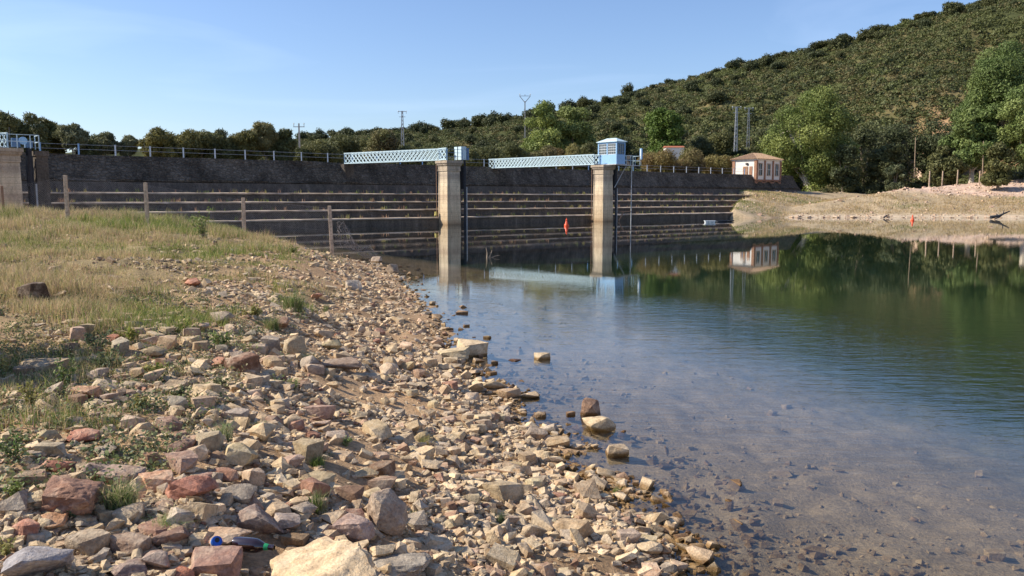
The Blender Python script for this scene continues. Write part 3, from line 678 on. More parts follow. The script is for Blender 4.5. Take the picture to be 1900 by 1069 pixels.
# distant small white hut
wh = at_y(1250, 287, 178); wb = thing('hut', (wh[0], wh[1], wh[2] - 1.2), 'tiny white hut with a red roof behind the bushes', 'hut')
w0 = np.array([wh[0], wh[1], wh[2] - 1.2]); m = MB(); m.box(w0 + [0, 0, 1.3], 1.9, 1.4, 1.35); m.build('wall', M_plaster, wb)
m = MB(); m.add([w0 + np.array(v) for v in ((-2.1, -1.6, 2.62), (2.1, -1.6, 2.62), (2.1, 1.6, 2.72), (-2.1, 1.6, 2.72), (-2.05, 0, 3.0), (2.05, 0, 3.0))], [(0, 1, 5, 4), (2, 3, 4, 5), (0, 4, 3), (1, 2, 5), (3, 2, 1, 0)]); m.build('roof', simple('red_tile', (.4, .14, .08)), wb)

# ------------------------------------------------------------------ poles
def pole(px, ytop, ybot, D, kind, label, fw=1.0):
    a = at_y(px, ybot, D); b = at_y(px, ytop, D); h = b[2] - a[2] + 1.5
    base = np.array([a[0], a[1], a[2] - 1.5]); t_ = thing('utility_pole', base, label, 'utility pole')
    top = base + [0, 0, h]
    if kind == 'lattice':
        m = MB()
        for s in ((-1, -1), (1, -1), (1, 1), (-1, 1)): m.bar(base + [s[0] * .3, s[1] * .3, 0], top + [s[0] * .12, s[1] * .12, 0], .11 * fw)
        nseg = int(h / .8)
        for i_ in range(nseg):
            f0, f1 = i_ / nseg, (i_ + 1) / nseg; w0_, w1_ = .3 - .18 * f0, .3 - .18 * f1
            for yy in (-1, 1): m.bar(base + [(-1) ** i_ * w0_, yy * w0_, h * f0], base + [-(-1) ** i_ * w1_, yy * w1_, h * f1], .07 * fw)
            for xx in (-1, 1): m.bar(base + [xx * w0_, (-1) ** i_ * w0_, h * f0], base + [xx * w1_, -(-1) ** i_ * w1_, h * f1], .07 * fw)
        m.build('mast', M_galv, t_)
    else:
        m = MB(); m.frustum(base, .16, .16, top, .1, .1, (1, 0, 0), (0, 1, 0)); m.build('mast', M_pole, t_)
    m = MB()
    if kind == 'vee':
        for s in (-1, 1): m.bar(top - [0, 0, .3], top + [s * 1.15, 0, 1.1], .13)
        m.bar(top + [-1.15, 0, 1.1], top + [1.15, 0, 1.1], .09)
        for s in (-1, 0, 1): m.bar(top + [s * 1.1, 0, 1.1], top + [s * 1.1, 0, 1.45], .09)
    else:
        w_ = .98; m.bar(top + [-w_, 0, -.6 if kind == 'tee' else -.1], top + [w_, 0, -.6 if kind == 'tee' else -.1], .14, .12)
        if kind != 'tee': m.bar(top + [-.7, 0, -1.3], top + [.7, 0, -1.3], .1, .1)
        for s in (-1, 0, 1): m.bar(top + [s * w_ * .92, 0, -.6], top + [s * w_ * .92, 0, 0], .07)
    m.build('crossarm', M_galv, t_)
    for s in (-1, 1):
        m = MB(); q = top + [s * (1.1 if kind == 'vee' else .9), 0, 1.45 if kind == 'vee' else -.05]; lathe(m, q, [(.05, -.1), (.12, -.05), (.07, 0), (.12, .05), (.05, .12)], n=8); m.build('insulator', M_white, t_)
    return top
pa = pole(556, 229, 285, 150, 'tee', 'grey utility pole with one crossarm behind the left part of the dam')
pb = pole(747, 206, 258, 190, 'lattice', 'grey lattice pole with two short crossarms on the low hill left of the bridges')
pc = pole(974, 188, 243, 180, 'vee', 'pale concrete pole with a v shaped top in front of the tree covered hill')
pd = pole(1365, 198, 268, 182, 'lattice', 'tall pale lattice pole above the valve house')
pe = pole(1388, 200, 262, 190, 'lattice', 'fainter thin lattice pole just right of the tall pale one', .35)
for (px, y0, y1, D, lb) in [(1697, 255, 318, 165, 'thin bare wooden pole among the oaks behind the right bank'), (1823, 262, 335, 150, 'thin wooden pole beside the big eucalyptus at the right edge')]:
    a = at_y(px, y1, D); b = at_y(px + 2, y0, D); m = MB(); m.tube([a - [0, 0, 1], b], [.12, .08], 7); tag(m.build('wooden_pole', M_wood, smooth=True), lb, 'pole')

# ------------------------------------------------------------------ trees
def crown_mesh(blobs, n, size, c0, c1, seed, flat=1.0, jit=.7, asp=1.7):
    r = np.random.default_rng(seed); Vs = []; Fs = []; Cs = []; off = 0
    vol = np.array([b[3] * b[5] for b in blobs]); vol = vol / vol.sum()
    for b, f in zip(blobs, vol):
        k = max(20, int(n * f)); d = r.normal(size=(k, 3)); d /= np.linalg.norm(d, axis=1, keepdims=True)
        rr_ = r.uniform(.62, 1.06, k)[:, None] * (1 + .22 * np.sin(d[:, :1] * 5 + b[0] * 3) * np.cos(d[:, 1:2] * 6 + b[2] * 2))
        P = np.array(b[:3]) + d * rr_ * np.array(b[3:6]) * np.array([1, 1, flat])
        s = size * r.uniform(.6, 1.4, k); v, q = leaf_quads(P, d + r.normal(0, jit, (k, 3)) + [0, 0, .15], s, asp, r)
        m_ = r.uniform(0, 1); cc = (np.array(c0) * (1 - m_) + np.array(c1) * m_) * r.uniform(.75, 1.25, (k, 1))
        Vs.append(v); Fs.append(q + off); Cs.append(np.repeat(cc, 4, 0)); off += len(v)
    return np.vstack(Vs), [np.vstack(Fs)], np.vstack(Cs)
def rblobs(seed, n, w, h, z0, br, top=1.0, dense=1.0):
    r = random.Random(seed); out = []
    for i in range(n):
        for _ in range(60):
            x, y, z = r.uniform(-1, 1), r.uniform(-1, 1), r.uniform(0, 1)
            lim = math.sin(math.pi * (0.12 + .82 * z)) ** .6
            if x * x + y * y < lim * lim: break
        s = br * r.uniform(.7, 1.3)
        out.append((x * (w / 2 - br * .7), y * (w / 2 - br * .7), z0 + z * (h - z0 - br) + br * .3, s, s, s * r.uniform(.65, .9)))
    return out
def trunk_mesh(m, h, r0, blobs, seed, nl=5, forks=1):
    r = random.Random(seed)
    bl = sorted(blobs, key=lambda b: -b[2]); top = bl[len(bl) // 3]
    mid = np.array([top[0] * .3, top[1] * .3, h * .35])
    m.tube([(0, 0, -.6), (r.uniform(-.05, .05), 0, h * .15), mid, (top[0] * .7, top[1] * .7, h * .62), top[:3]], [r0 * 1.3, r0, r0 * .75, r0 * .4, r0 * .12], 8)
    for b in r.sample(blobs, min(nl, len(blobs))):
        s = np.array([mid[0] * .6, mid[1] * .6, h * r.uniform(.14, .4)])
        m.tube([s, (s + np.array(b[:3])) / 2 + [0, 0, -.06 * h], b[:3]], [r0 * .5, r0 * .3, r0 * .08], 6)
def tree(kind, loc, w, h, label, cat, seed, nleaf, leaf, c0, c1, z0f=.18, nb=26, brf=.17, group=None, bark=None, r0f=.028, jit=.7, name=None, flat=1, asp=1.7):
    t_ = thing(kind, loc, label, cat, group); bl = rblobs(seed, nb, w, h, h * z0f, w * brf)
    v, f, c = crown_mesh(bl, nleaf, leaf, c0, c1, seed, jit=jit, flat=flat, asp=asp)
    npmesh('crown', v, f, M_leaf, t_, col=c, local=False)
    m = MB(); trunk_mesh(m, h, h * r0f, bl, seed); m.build('trunk', bark or M_bark, t_, smooth=True, local=False)
    return t_
EUC0, EUC1 = (.12, .17, .05), (.23, .28, .09)
OAK0, OAK1 = (.05, .062, .026), (.095, .11, .05)
BR0, BR1 = (.10, .10, .035), (.17, .155, .06)
def on(px, D, dz=0):
    x = (px - CX) / F * D; return (x, D, Z(x, D) + dz)
def size(pxw, D): return pxw * D / F
# big named trees: px centre, top y, D, width px
def big(kind, px, ytop, D, wpx, label, seed, c0, c1, nleaf=22000, leaf=.28, **kw):
    p = on(px, D); h = at_y(px, ytop, D)[2] - p[2]
    return tree(kind, p, size(wpx, D), h, label, 'tree', seed, nleaf, leaf, c0, c1, **kw)
big('eucalyptus', 1500, 150, 172, 175, 'broad bushy eucalyptus standing right behind the valve house', 101, EUC0, EUC1, 70000, .22, nb=60, z0f=.1, brf=.13, bark=M_pale)
big('eucalyptus', 1838, 70, 160, 145, 'tall eucalyptus with pale bare limbs showing, second from the right edge', 102, EUC0, EUC1, 60000, .22, nb=60, z0f=.22, brf=.14, bark=M_pale)
big('eucalyptus', 1900, 120, 150, 130, 'tall dense eucalyptus cut by the right edge of the view', 103, EUC0, EUC1, 50000, .22, nb=50, z0f=.15, brf=.15, bark=M_pale)
big('eucalyptus', 1795, 190, 155, 110, 'lower eucalyptus crown at the foot of the tall one', 104, EUC0, EUC1, 22000, .27, nb=30, z0f=.1, brf=.15, bark=M_pale)
big('eucalyptus', 1008, 186, 178, 84, 'left one of the two joined tall green trees behind the crest', 105, (.15, .2, .055), (.28, .33, .1), 30000, .24, nb=46, z0f=.04, brf=.17)
big('eucalyptus', 1057, 180, 182, 86, 'right one of the two joined tall green trees behind the crest', 106, (.15, .19, .06), (.27, .31, .1), 30000, .24, nb=46, z0f=.04, brf=.17)
big('broadleaf_tree', 1225, 193, 188, 86, 'bright green leafy tree between the blue cabin and the white hut', 107, (.07, .13, .03), (.12, .19, .05), 22000, .3, nb=30, z0f=.06, brf=.17)
for i_, (px, yt, D, wp, lb) in enumerate([(1600, 215, 182, 95, 'dark oak touching the right side of the broad eucalyptus'), (1665, 205, 186, 100, 'dark rounded oak on the slope above the stony bank, middle of the dark row'), (1725, 215, 180, 90, 'dark oak just left of the low eucalyptus crown'), (1560, 262, 165, 60, 'low dark bush under the right side of the broad eucalyptus'), (1640, 262, 168, 70, 'low dark oak bush standing behind the red earth bank'), (1745, 268, 152, 70, 'low dark green bush beside the posts on the right bank'), (1845, 262, 140, 60, 'spreading small tree with thin trunks near the right fence posts'), (1160, 236, 196, 66, 'dark rounded oak behind the roof of the blue cabin'), (1330, 240, 200, 75, 'dark oak left of the tall pale lattice pole'), (1290, 250, 192, 70, 'dark oak above the white hut roof'), (1420, 235, 198, 60, 'dark oak directly behind the valve house roof'), (1655, 296, 150, 40, 'small grey green bush on the edge of the red earth bank')]):
    big('holm_oak', px, yt, D, wp, lb, 120 + i_, (.065, .08, .035), (.125, .14, .065) if i_ != 11 else (.16, .17, .09), 9000, .26, nb=26, z0f=.03, brf=.17)
# pale bare limbs on the eucalyptus
# brooms and tamarisks behind the crest
def behind(px, D, dz=0):
    x = (px - CX) / F * D; return (x, D, Z(x, D) + dz)
left = [(12, 208, 84, 75, 'darkest tall bushy tree at the left edge above the first pier', 0), (58, 212, 92, 70, 'dark bushy tree second from the left edge', 0), (102, 226, 96, 55, 'olive bushy tree third from the left edge', 0), (146, 230, 95, 46, 'rounded grey green tree with a clear pale trunk, standing alone', 1),
        (172, 263, 97, 40, 'low bush between the round grey green tree and its right neighbour', 0), (205, 250, 99, 48, 'fan shaped broom bush with sky on both sides', 1), (248, 256, 100, 28, 'slim small bush left of the wide sky gap', 1), (300, 243, 98, 50, 'broom tree at the left end of the long hedge of trees', 0), (340, 237, 101, 64, 'broom tree second in the long hedge of trees', 0),
        (382, 240, 104, 60, 'broom tree third in the long hedge, evenly domed', 0), (420, 245, 106, 55, 'broom tree fourth in the long hedge with a flat top', 0), (460, 246, 108, 58, 'broom tree fifth in the long hedge, low on its right', 0), (498, 229, 110, 42, 'tall thin topped grey tree rising above the long hedge', 1), (528, 241, 111, 50, 'broom tree at the right end of the long hedge', 0),
        (595, 262, 118, 62, 'low broom bush right of the grey crossarm pole', 0), (640, 250, 124, 62, 'round broom bush above the dam end of the first bridge', 0), (715, 246, 128, 58, 'rounded reddish broom bush above the first lattice bridge', 2), (765, 272, 128, 50, 'low green bush partly behind the first bridge', 0), (680, 262, 132, 50, 'green bush left of the reddish broom', 0),
        (560, 275, 116, 40, 'low bush under the grey crossarm pole', 0), (905, 268, 128, 60, 'broom bush left of the two joined green trees', 0), (950, 270, 132, 55, 'olive broom in front of the left joined tree', 0), (1010, 272, 134, 50, 'reddish broom bush above the second bridge', 2), (1052, 270, 138, 52, 'reddish olive broom left of the blue cabin', 2), (1092, 272, 141, 40, 'small green broom touching the blue cabin', 0),
        (1218, 277, 150, 62, 'rounded broom bush right of the balcony, first of three', 2), (1275, 279, 153, 62, 'rounded broom bush in front of the white hut, second of three', 2), (1328, 284, 157, 54, 'rounded broom bush left of the valve house, third of three', 2), (870, 280, 122, 40, 'green bush just right of the hoist box', 0)]
for i_, (px, yt, D, wp, lb, kd) in enumerate(left):
    p = behind(px, D); h = at_y(px, yt, D)[2] - p[2]
    c0, c1 = [((.1, .11, .045), (.2, .2, .08)), ((.18, .19, .1), (.28, .27, .15)), ((.17, .125, .065), (.22, .22, .09))][kd]
    tree('broom_tree' if kd != 1 else 'tamarisk', p, size(wp * 1.2, D), h * 1.1, lb, 'tree' if kd != 2 else 'bush', 200 + i_, 13000, .1, c0, c1, z0f=.12 if kd != 1 else .3, nb=22, brf=.2, r0f=.02, jit=1.2, asp=4.5, bark=M_bark if kd != 1 else M_pale)

# holm oaks on the hill: four kinds, copied
protos = []
for q in range(4):
    bl = rblobs(300 + q, 15, 6.0, 4.6, .5, 1.25)
    v, f, c = crown_mesh(bl, 1900, .3, OAK0, OAK1, 300 + q, jit=.6)
    t_ = thing('holm_oak', (0, 0, 0), 'x', 'tree'); npmesh('crown', v, f, M_leaf, t_, col=c, local=False)
    m = MB(); trunk_mesh(m, 4.6, .16, bl, q, 3); m.build('trunk', M_bark, t_, local=False); protos.append(t_)
used = set()
def put_oak(x, y, s, label, group):
    k = int(R.integers(0, 4)); rz = R.uniform(0, 6.28); sz = (s, s, s * R.uniform(.8, 1.1)); z = Z(x, y) - .25
    if k not in used:
        used.add(k); o = protos[k]; o.location = (x, y, z); o.rotation_euler = (0, 0, rz); o.scale = sz; o['label'] = label; o['group'] = group
    else: clone(protos[k], (x, y, z), rz, sz, label, group)
for px in list(R.uniform(560, 1100, 85)) + list(R.uniform(1100, 1900, 52)):
    D = np.interp(px, *zip(*RDIST)) * R.uniform(.955, 1.0); put_oak((px - CX) / F * D, D, R.uniform(.6, 1.35) * (1.3 if px < 1100 else 1), 'small dark holm oak standing on the skyline of the hill', 'oaks along the hill skyline')
n = 0
while n < 160:
    px = R.uniform(560, 1950); t = R.uniform(0.02, .93); Db = np.interp(px, [-700, 0, 400, 900, 1360, 1500, 1900, 3000], [300, 290, 260, 190, 172, 168, 160, 150]); Dr = np.interp(px, *zip(*RDIST))
    D = Db + (Dr - Db) * t; x = (px - CX) / F * D
    dens = fbm(np.array([x * .02]), np.array([D * .02]), 3, 77)[0] + .15 + (.25 if px < 1250 else 0)
    if R.random() > dens * 1.6 + .12: continue
    put_oak(x, D, R.uniform(.5, 1.25), 'rounded dark holm oak scattered on the scrubby hillside', 'oaks on the hill slope'); n += 1

# hill scrub: one mass of low bushes
def scrub(n, xr, name, label, seed):
    r = np.random.default_rng(seed); Ps = []; Ns = []; Ss = []; Cs = []
    px = r.uniform(*xr, n * 3); t = r.uniform(-.02, 1.01, n * 3) ** .9
    Db = np.interp(px, [-700, 0, 400, 900, 1360, 1500, 1900, 3000], [300, 290, 260, 190, 172, 168, 160, 150]); Dr = np.interp(px, *zip(*RDIST))
    D = Db + (Dr - Db) * t; keep = r.random(n * 3) < D / 330
    x = (px - CX) / F * D
    bare = fbm(x * .03, D * .03, 4, 91); keep &= r.random(n * 3) < np.where(bare > .34, .55, 1.0); 
    x = x[keep][:n]; D = D[keep][:n]; z = zfun(x, D)[0]; m = len(x)
    tone = fbm(x * .025, D * .025, 4, 95)
    for b in range(m):
        k = 46; s = r.uniform(.6, 2.1); d = r.normal(size=(k, 3)); d[:, 2] = np.abs(d[:, 2]); d /= np.linalg.norm(d, axis=1, keepdims=True)
        Ps.append(np.array([x[b], D[b], z[b] - .1]) + d * r.uniform(.7, 1.1, (k, 1)) * [s, s, s * .85]); Ns.append(d + r.normal(0, .6, (k, 3))); Ss.append(r.uniform(.25, .5, k) * (.7 + .3 * s))
        u = r.random(); base = np.array([(.105, .12, .042), (.085, .1, .037), (.13, .118, .05), (.068, .083, .034), (.118, .138, .045)][int(min(4, max(0, 2 + tone[b] * 5 + r.normal(0, 1.1))))])
        Cs.append(base * r.uniform(.82, 1.2, (k, 1)) * r.uniform(.88, 1.12))
    v, q = leaf_quads(np.vstack(Ps), np.vstack(Ns), np.concatenate(Ss), 1.3, r)
    tag(npmesh(name, v, [q], M_leaf, col=np.repeat(np.vstack(Cs), 4, 0)), label, 'scrub', kind='stuff')
scrub(25000, (480, 2080), 'hillside_scrub', 'olive and brown scrub covering the hillside behind the dam', 5)
def scatter_scrub(pts, name, label, s0, s1, cols, k, seed, leaf=.2):
    r = np.random.default_rng(seed); Ps = []; Ns = []; Ss = []; Cs = []
    for (x, y) in pts:
        z = Z(x, y); s = r.uniform(s0, s1); d = r.normal(size=(k, 3)); d[:, 2] = np.abs(d[:, 2]); d /= np.linalg.norm(d, axis=1, keepdims=True)
        Ps.append(np.array([x, y, z - .05]) + d * r.uniform(.5, 1.1, (k, 1)) * [s, s, s * .8]); Ns.append(d + r.normal(0, .7, (k, 3))); Ss.append(r.uniform(.5, 1.3, k) * leaf)
        Cs.append(np.array(cols[r.integers(len(cols))]) * r.uniform(.7, 1.3, (k, 1)))
    v, q = leaf_quads(np.vstack(Ps), np.vstack(Ns), np.concatenate(Ss), 1.5, r)
    tag(npmesh(name, v, [q], M_leaf, col=np.repeat(np.vstack(Cs), 4, 0)), label, 'scrub', kind='stuff')
pts = []
for q in range(420):
    px = R.uniform(-60, 1340); D = np.interp(px, [0, 1340], [84, 158]) + abs(R.normal(0, 14)) + 3; pts.append(((px - CX) / F * D, D))
scatter_scrub(pts, 'undergrowth', 'low dark undergrowth filling the ground behind the dam railing', .6, 1.5, [(.07, .075, .03), (.12, .11, .045), (.09, .11, .035), (.2, .16, .07)], 150, 8, .2)
pts = []
for q in range(150):
    px = R.uniform(1470, 1990); D = R.uniform(158, 200); pts.append(((px - CX) / F * D, D))
scatter_scrub(pts, 'bank_undergrowth', 'shaded bushes and low growth at the foot of the trees on the right bank', .6, 2.0, [(.05, .06, .025), (.07, .08, .03), (.12, .11, .05)], 160, 9, .24)

# ------------------------------------------------------------------ rocks
def ico(sub):
    import bmesh
    bm = bmesh.new(); bmesh.ops.create_icosphere(bm, subdivisions=sub, radius=1.0)
    V = np.array([v.co[:] for v in bm.verts]); Fq = np.array([[v.index for v in f.verts] for f in bm.faces]); bm.free()
    return V / np.linalg.norm(V, axis=1, keepdims=True), Fq
ICO = {s: ico(s) for s in (1, 2, 3, 4, 5)}
def hull(r, K=12, blocky=.4):
    import bmesh
    if r.random() < blocky:
        P = np.array([(a, b, c) for a in (-1, 1) for b in (-1, 1) for c in (-1, 1)]) * .62 + r.normal(0, .17, (8, 3)); P = np.vstack([P, r.normal(size=(max(1, K - 9), 3)) * .42])
    else:
        P = r.normal(size=(K, 3)); P /= np.linalg.norm(P, axis=1, keepdims=True); P *= r.uniform(.75, 1.1, (K, 1))
    bm = bmesh.new(); vs = [bm.verts.new(p) for p in P]; res = bmesh.ops.convex_hull(bm, input=vs)
    for v in [v for v in bm.verts if not v.link_faces]: bm.verts.remove(v)
    bm.verts.index_update(); V = np.array([v.co[:] for v in bm.verts]); Fq = np.array([[v.index for v in f.verts] for f in bm.faces]); bm.free()
    return V, Fq
def subdiv(V, Fq):
    e = np.sort(np.vstack([Fq[:, [0, 1]], Fq[:, [1, 2]], Fq[:, [2, 0]]]), 1); u, inv = np.unique(e, axis=0, return_inverse=True); inv = inv.ravel()
    M = (V[u[:, 0]] + V[u[:, 1]]) / 2; n = len(Fq); a, b, c = inv[:n] + len(V), inv[n:2 * n] + len(V), inv[2 * n:] + len(V)
    F2 = np.vstack([np.stack([Fq[:, 0], a, c], 1), np.stack([a, Fq[:, 1], b], 1), np.stack([c, b, Fq[:, 2]], 1), np.stack([a, b, c], 1)])
    return np.vstack([V, M]), F2
def rock_shape(r, K=12, sub=3, rough=.04, blocky=.5):
    V, Fq = hull(r, K, blocky)
    for q in range(sub):
        V, Fq = subdiv(V, Fq)
        if q == 1:   # wear the edges a little
            A = np.zeros_like(V); n_ = np.zeros((len(V), 1))
            for a_, b_ in ((0, 1), (1, 2), (2, 0)):
                np.add.at(A, Fq[:, a_], V[Fq[:, b_]]); np.add.at(n_, Fq[:, a_], 1)
            V = V * .68 + A / np.maximum(n_, 1) * .32
    if rough:
        ph = r.uniform(0, 60, 3); d = V / np.linalg.norm(V, axis=1, keepdims=True)
        n1 = fbm(V[:, 0] * 2.2 + V[:, 2] * 1.3 + ph[0], V[:, 1] * 2.2 - V[:, 2] * 1.9 + ph[1], 6, int(ph[2]))
        n2 = fbm(V[:, 0] * 5 - V[:, 2] * 4 + ph[1], V[:, 1] * 5 + V[:, 2] * 4 + ph[0], 4, int(ph[2]) + 9)
        V = V + d * (rough * (1.6 * n1 + .9 * n2 - .5 * np.abs(n2)))[:, None]
    return V, Fq
TAN = (.49, .395, .26); PALE = (.6, .5, .34); GREY = (.4, .35, .285); RED = (.32, .18, .13); PINK = (.48, .345, .25); BROWN = (.3, .2, .14); CREAM = (.72, .58, .4); ORNG = (.44, .25, .15); BLUEG = (.34, .34, .36); DARK = (.16, .11, .08)
def rock(px, py, wpx, hpx, colr, label, seed, dep=.9, sink=.22, sub=4, group=None, name='rock', rz=None, rough=.045, blocky=.5, cat='rock'):
    g = ground_hit(px, py); D = g[1]; W = wpx * D / F; Hh = max(hpx * D / F - .45 * W * dep * (py - 367) / 1550, hpx * D / F * .5)
    r = np.random.default_rng(seed); v, Fq = rock_shape(r, 13, sub - 1 if sub > 3 else 2, rough, blocky)
    a = r.uniform(0, 6.28) if rz is None else rz; c_, s_ = math.cos(a), math.sin(a)
    v = v @ np.array([[c_, -s_, 0], [s_, c_, 0], [0, 0, 1]]).T
    ext = v.max(0) - v.min(0); v = v / ext * np.array([W, W * dep, Hh * (1 + sink)])
    v[:, 2] -= v[:, 2].min()
    me_col = np.array(colr)[None] * (1 + .1 * r.normal() + .025 * r.normal(size=3))
    o = npmesh(name, v, [Fq], M_rock, col=np.tile(me_col, (len(v), 1)), smooth=True)
    o.data.set_sharp_from_angle(angle=math.radians(27))
    y = g[1] + W * dep * .4; gz = Z(g[0], y)
    o.location = (g[0], y, min(g[2], gz) - Hh * sink * .9 if g[2] > -.05 else max(gz, -.35))
    if g[2] <= -.05:    # standing in shallow water: keep the part above water as tall as seen
        o.location.z = Hh * .98 - Hh * (1 + sink); o.scale.z = 1.0
        if gz < o.location.z: o.scale.z = (Hh - gz) / (Hh * (1 + sink)); o.location.z = gz
    tag(o, label, cat, group); HERO.append((g[0], y, W * .5)); return o
HERO = []
heroes = [
 (585, 1150, 250, 170, CREAM, 'big cream boulder with rough lit top at the bottom of the photo', 1.0),
 (715, 995, 84, 88, (.42, .34, .26), 'blocky upright brown grey stone right of the cream boulder', .8),
 (655, 1008, 78, 52, (.4, .31, .27), 'flat topped purplish grey rock leaning against the upright block', .9),
 (742, 1085, 150, 52, (.36, .33, .29), 'crumbly grey conglomerate rock at the bottom beside the cream boulder', .7),
 (113, 968, 112, 78, (.37, .22, .17), 'large pitted red brown boulder left of the tall grass tuft', .9),
 (340, 933, 94, 56, (.42, .2, .15), 'pointed red rock with a lit left side right of the tall grass tuft', .8),
 (441, 698, 68, 42, RED, 'dark red blocky rock alone in the middle of the bank', .8),
 (333, 882, 70, 42, (.36, .25, .2), 'rounded brown rock above the pointed red one', .9),
 (60, 1085, 122, 78, BLUEG, 'smooth blue grey boulder in the bottom left corner', .9),
 (280, 915, 76, 38, ORNG, 'orange red slab just left of the pointed red rock', .8),
 (392, 1012, 100, 42, PINK, 'flat peach coloured slab above the blue can', .9),
 (472, 1002, 112, 60, (.33, .25, .21), 'wide rock with a dark shaded front above the glass bottle', .7),
 (385, 1085, 104, 62, (.36, .24, .19), 'brown rock with a ridged top in front of the blue can', .8),
 (232, 1038, 82, 48, (.25, .17, .13), 'dark brown rock in the bottom pile left of the can', .8),
 (312, 1032, 78, 48, (.28, .18, .14), 'dark brown rock touching the left side of the peach slab', .8),
 (85, 992, 62, 36, ORNG, 'bright orange rock below the large pitted boulder', .9),
 (38, 1012, 55, 38, (.4, .2, .14), 'small reddish rock above the blue grey corner boulder', .9),
 (330, 1085, 60, 34, (.4, .17, .11), 'brick red stone at the bottom edge under the dark brown rocks', .9),
 (225, 1085, 90, 42, (.26, .19, .17), 'dark purplish stone on the bottom edge right of the blue grey boulder', .9),
 (872, 668, 64, 36, PALE, 'larger pale slab at the water edge with a dark wet underside', .9),
 (838, 673, 66, 26, PALE, 'pale slab lying against the larger one at the water edge', .8),
 (1115, 813, 66, 30, PALE, 'pale topped rock standing in the water, broadest one out in front', .8),
 (1094, 787, 40, 33, BROWN, 'pointed brown rock in the water behind the pale topped one', .8),
 (1146, 858, 46, 25, (.42, .34, .25), 'rounded rock in the water below the pale topped one', .8),
 (1008, 678, 32, 14, PALE, 'single pale stone far out in the water', .8),
 (916, 728, 46, 20, (.4, .31, .2), 'left one of three rocks in a row reaching into the water', .8),
 (942, 743, 46, 21, (.5, .38, .25), 'middle one of three rocks in a row reaching into the water', .8),
 (985, 745, 38, 15, (.44, .34, .23), 'right one of three rocks in a row reaching into the water', .8),
 (1002, 782, 28, 20, (.25, .18, .1), 'small brown wet rock below the row of three rocks', .9),
 (1040, 833, 56, 22, (.42, .32, .2), 'low brown rock where the stones meet the water, left of the pale topped rock', .8),
 (993, 818, 48, 28, (.4, .33, .26), 'split grey stone at the water edge behind the low brown rock', .8),
 (1205, 1037, 60, 32, PALE, 'broad pale wet based stone near the lower water edge', .9),
 (1166, 1012, 48, 30, (.42, .37, .28), 'grey stone left above the broad pale one at the lower water edge', .9),
 (1298, 1030, 42, 22, (.3, .22, .12), 'brown stone standing in the water at the lower right of the shore', .9),
 (1262, 1068, 40, 28, PALE, 'whitish stone at the bottom edge in the shallow water', .9),
 (1252, 978, 46, 18, (.36, .22, .1), 'flat orange brown stone in the shallow water', .8),
 (932, 935, 82, 46, (.52, .42, .29), 'tan pyramid shaped rock in the middle of the stony strip', .8),
 (1062, 1003, 86, 42, (.52, .41, .27), 'long tan rock with rounded top near the lower water edge', .7),
 (988, 1002, 52, 34, (.5, .4, .29), 'tan angular rock left of the long tan rock', .8),
 (66, 700, 110, 34, (.42, .34, .25), 'wide flat tan boulder among the weeds on the left edge', .6),
 (48, 560, 54, 36, DARK, 'dark earthy lump in the dry grass on the left', .9),
 (354, 532, 30, 15, (.62, .33, .22), 'salmon coloured stone lying in the grass', .9),
 (548, 668, 46, 40, (.48, .38, .27), 'tilted tan slab above the stony strip', .7),
 (500, 655, 36, 30, (.38, .34, .3), 'grey stone left of the tilted tan slab', .8),
 (464, 905, 50, 42, (.46, .36, .27), 'tan cube shaped stone below the centre of the bank', .9),
 (652, 538, 34, 22, (.5, .45, .38), 'pale grey boulder on the far stony spit', .9),
 (726, 510, 26, 20, (.4, .34, .27), 'grey stone on the tip of the far stony spit', .9),
 (697, 488, 22, 12, (.48, .41, .33), 'small pale stone at the water beyond the spit tip', .9),
 (142, 745, 62, 26, (.55, .38, .24), 'flat orange tan stone in the weeds on the left', .8),
 (590, 775, 56, 28, (.46, .33, .27), 'pinkish flat topped stone beside the bare brown soil', .8),
 (372, 762, 50, 30, (.42, .32, .25), 'brown angular stone with a dark right side, left part of the bank', .8),
 (560, 968, 52, 32, GREY, 'grey wedge shaped stone above the upright block', .8),
 (205, 640, 30, 18, (.45, .22, .15), 'small red stone in the dry grass', .9),
 (585, 560, 24, 14, (.52, .3, .22), 'small pinkish stone by the green tufts on the upper strip', .9),
 (100, 880, 70, 30, (.45, .22, .16), 'flat pinkish red slab above the large pitted boulder', .7),
 (215, 905, 80, 34, (.4, .3, .24), 'brown slab behind the tall grass tuft', .7),
 (620, 690, 90, 22, (.34, .27, .22), 'long low dark stone lying across the upper strip', .5),
 (530, 990, 58, 40, (.38, .33, .28), 'angular grey brown stone between the shaded rock and the cream boulder', .8),
 (150, 830, 66, 30, (.44, .2, .14), 'two toned reddish slab on the left side of the bank', .7),
]
for i_, h_ in enumerate(heroes):
    rock(h_[0], h_[1], h_[2], h_[3], h_[4], h_[5], 500 + i_, dep=h_[6], sub=5 if i_ < 19 else 4, rough=.07 if i_ in (0, 3, 4) else .045, name='boulder' if h_[2] > 95 else 'rock')
small = [(858, 588, 24, 6), (808, 596, 22, 10), (903, 636, 16, 6), (917, 682, 14, 6), (955, 681, 25, 5), (912, 699, 22, 10), (1058, 785, 18, 8), (1110, 838, 20, 7), (1155, 820, 18, 5), (1238, 850, 8, 3), (900, 690, 10, 6), (1090, 905, 26, 10), (1105, 925, 24, 12), (1225, 995, 30, 14), (1270, 1005, 34, 14), (1355, 950, 18, 5), (1235, 1035, 26, 24), (842, 590, 8, 4), (1180, 975, 24, 12)]
for i_, (px, py, a, b) in enumerate(small):
    rock(px, py, a, b, [(.36, .25, .15), (.3, .2, .12), (.42, .3, .18)][i_ % 3], 'small brown stone poking out of the shallow water', 700 + i_, sub=3, group='small stones poking out of the shallows', name='stone', cat='stone')
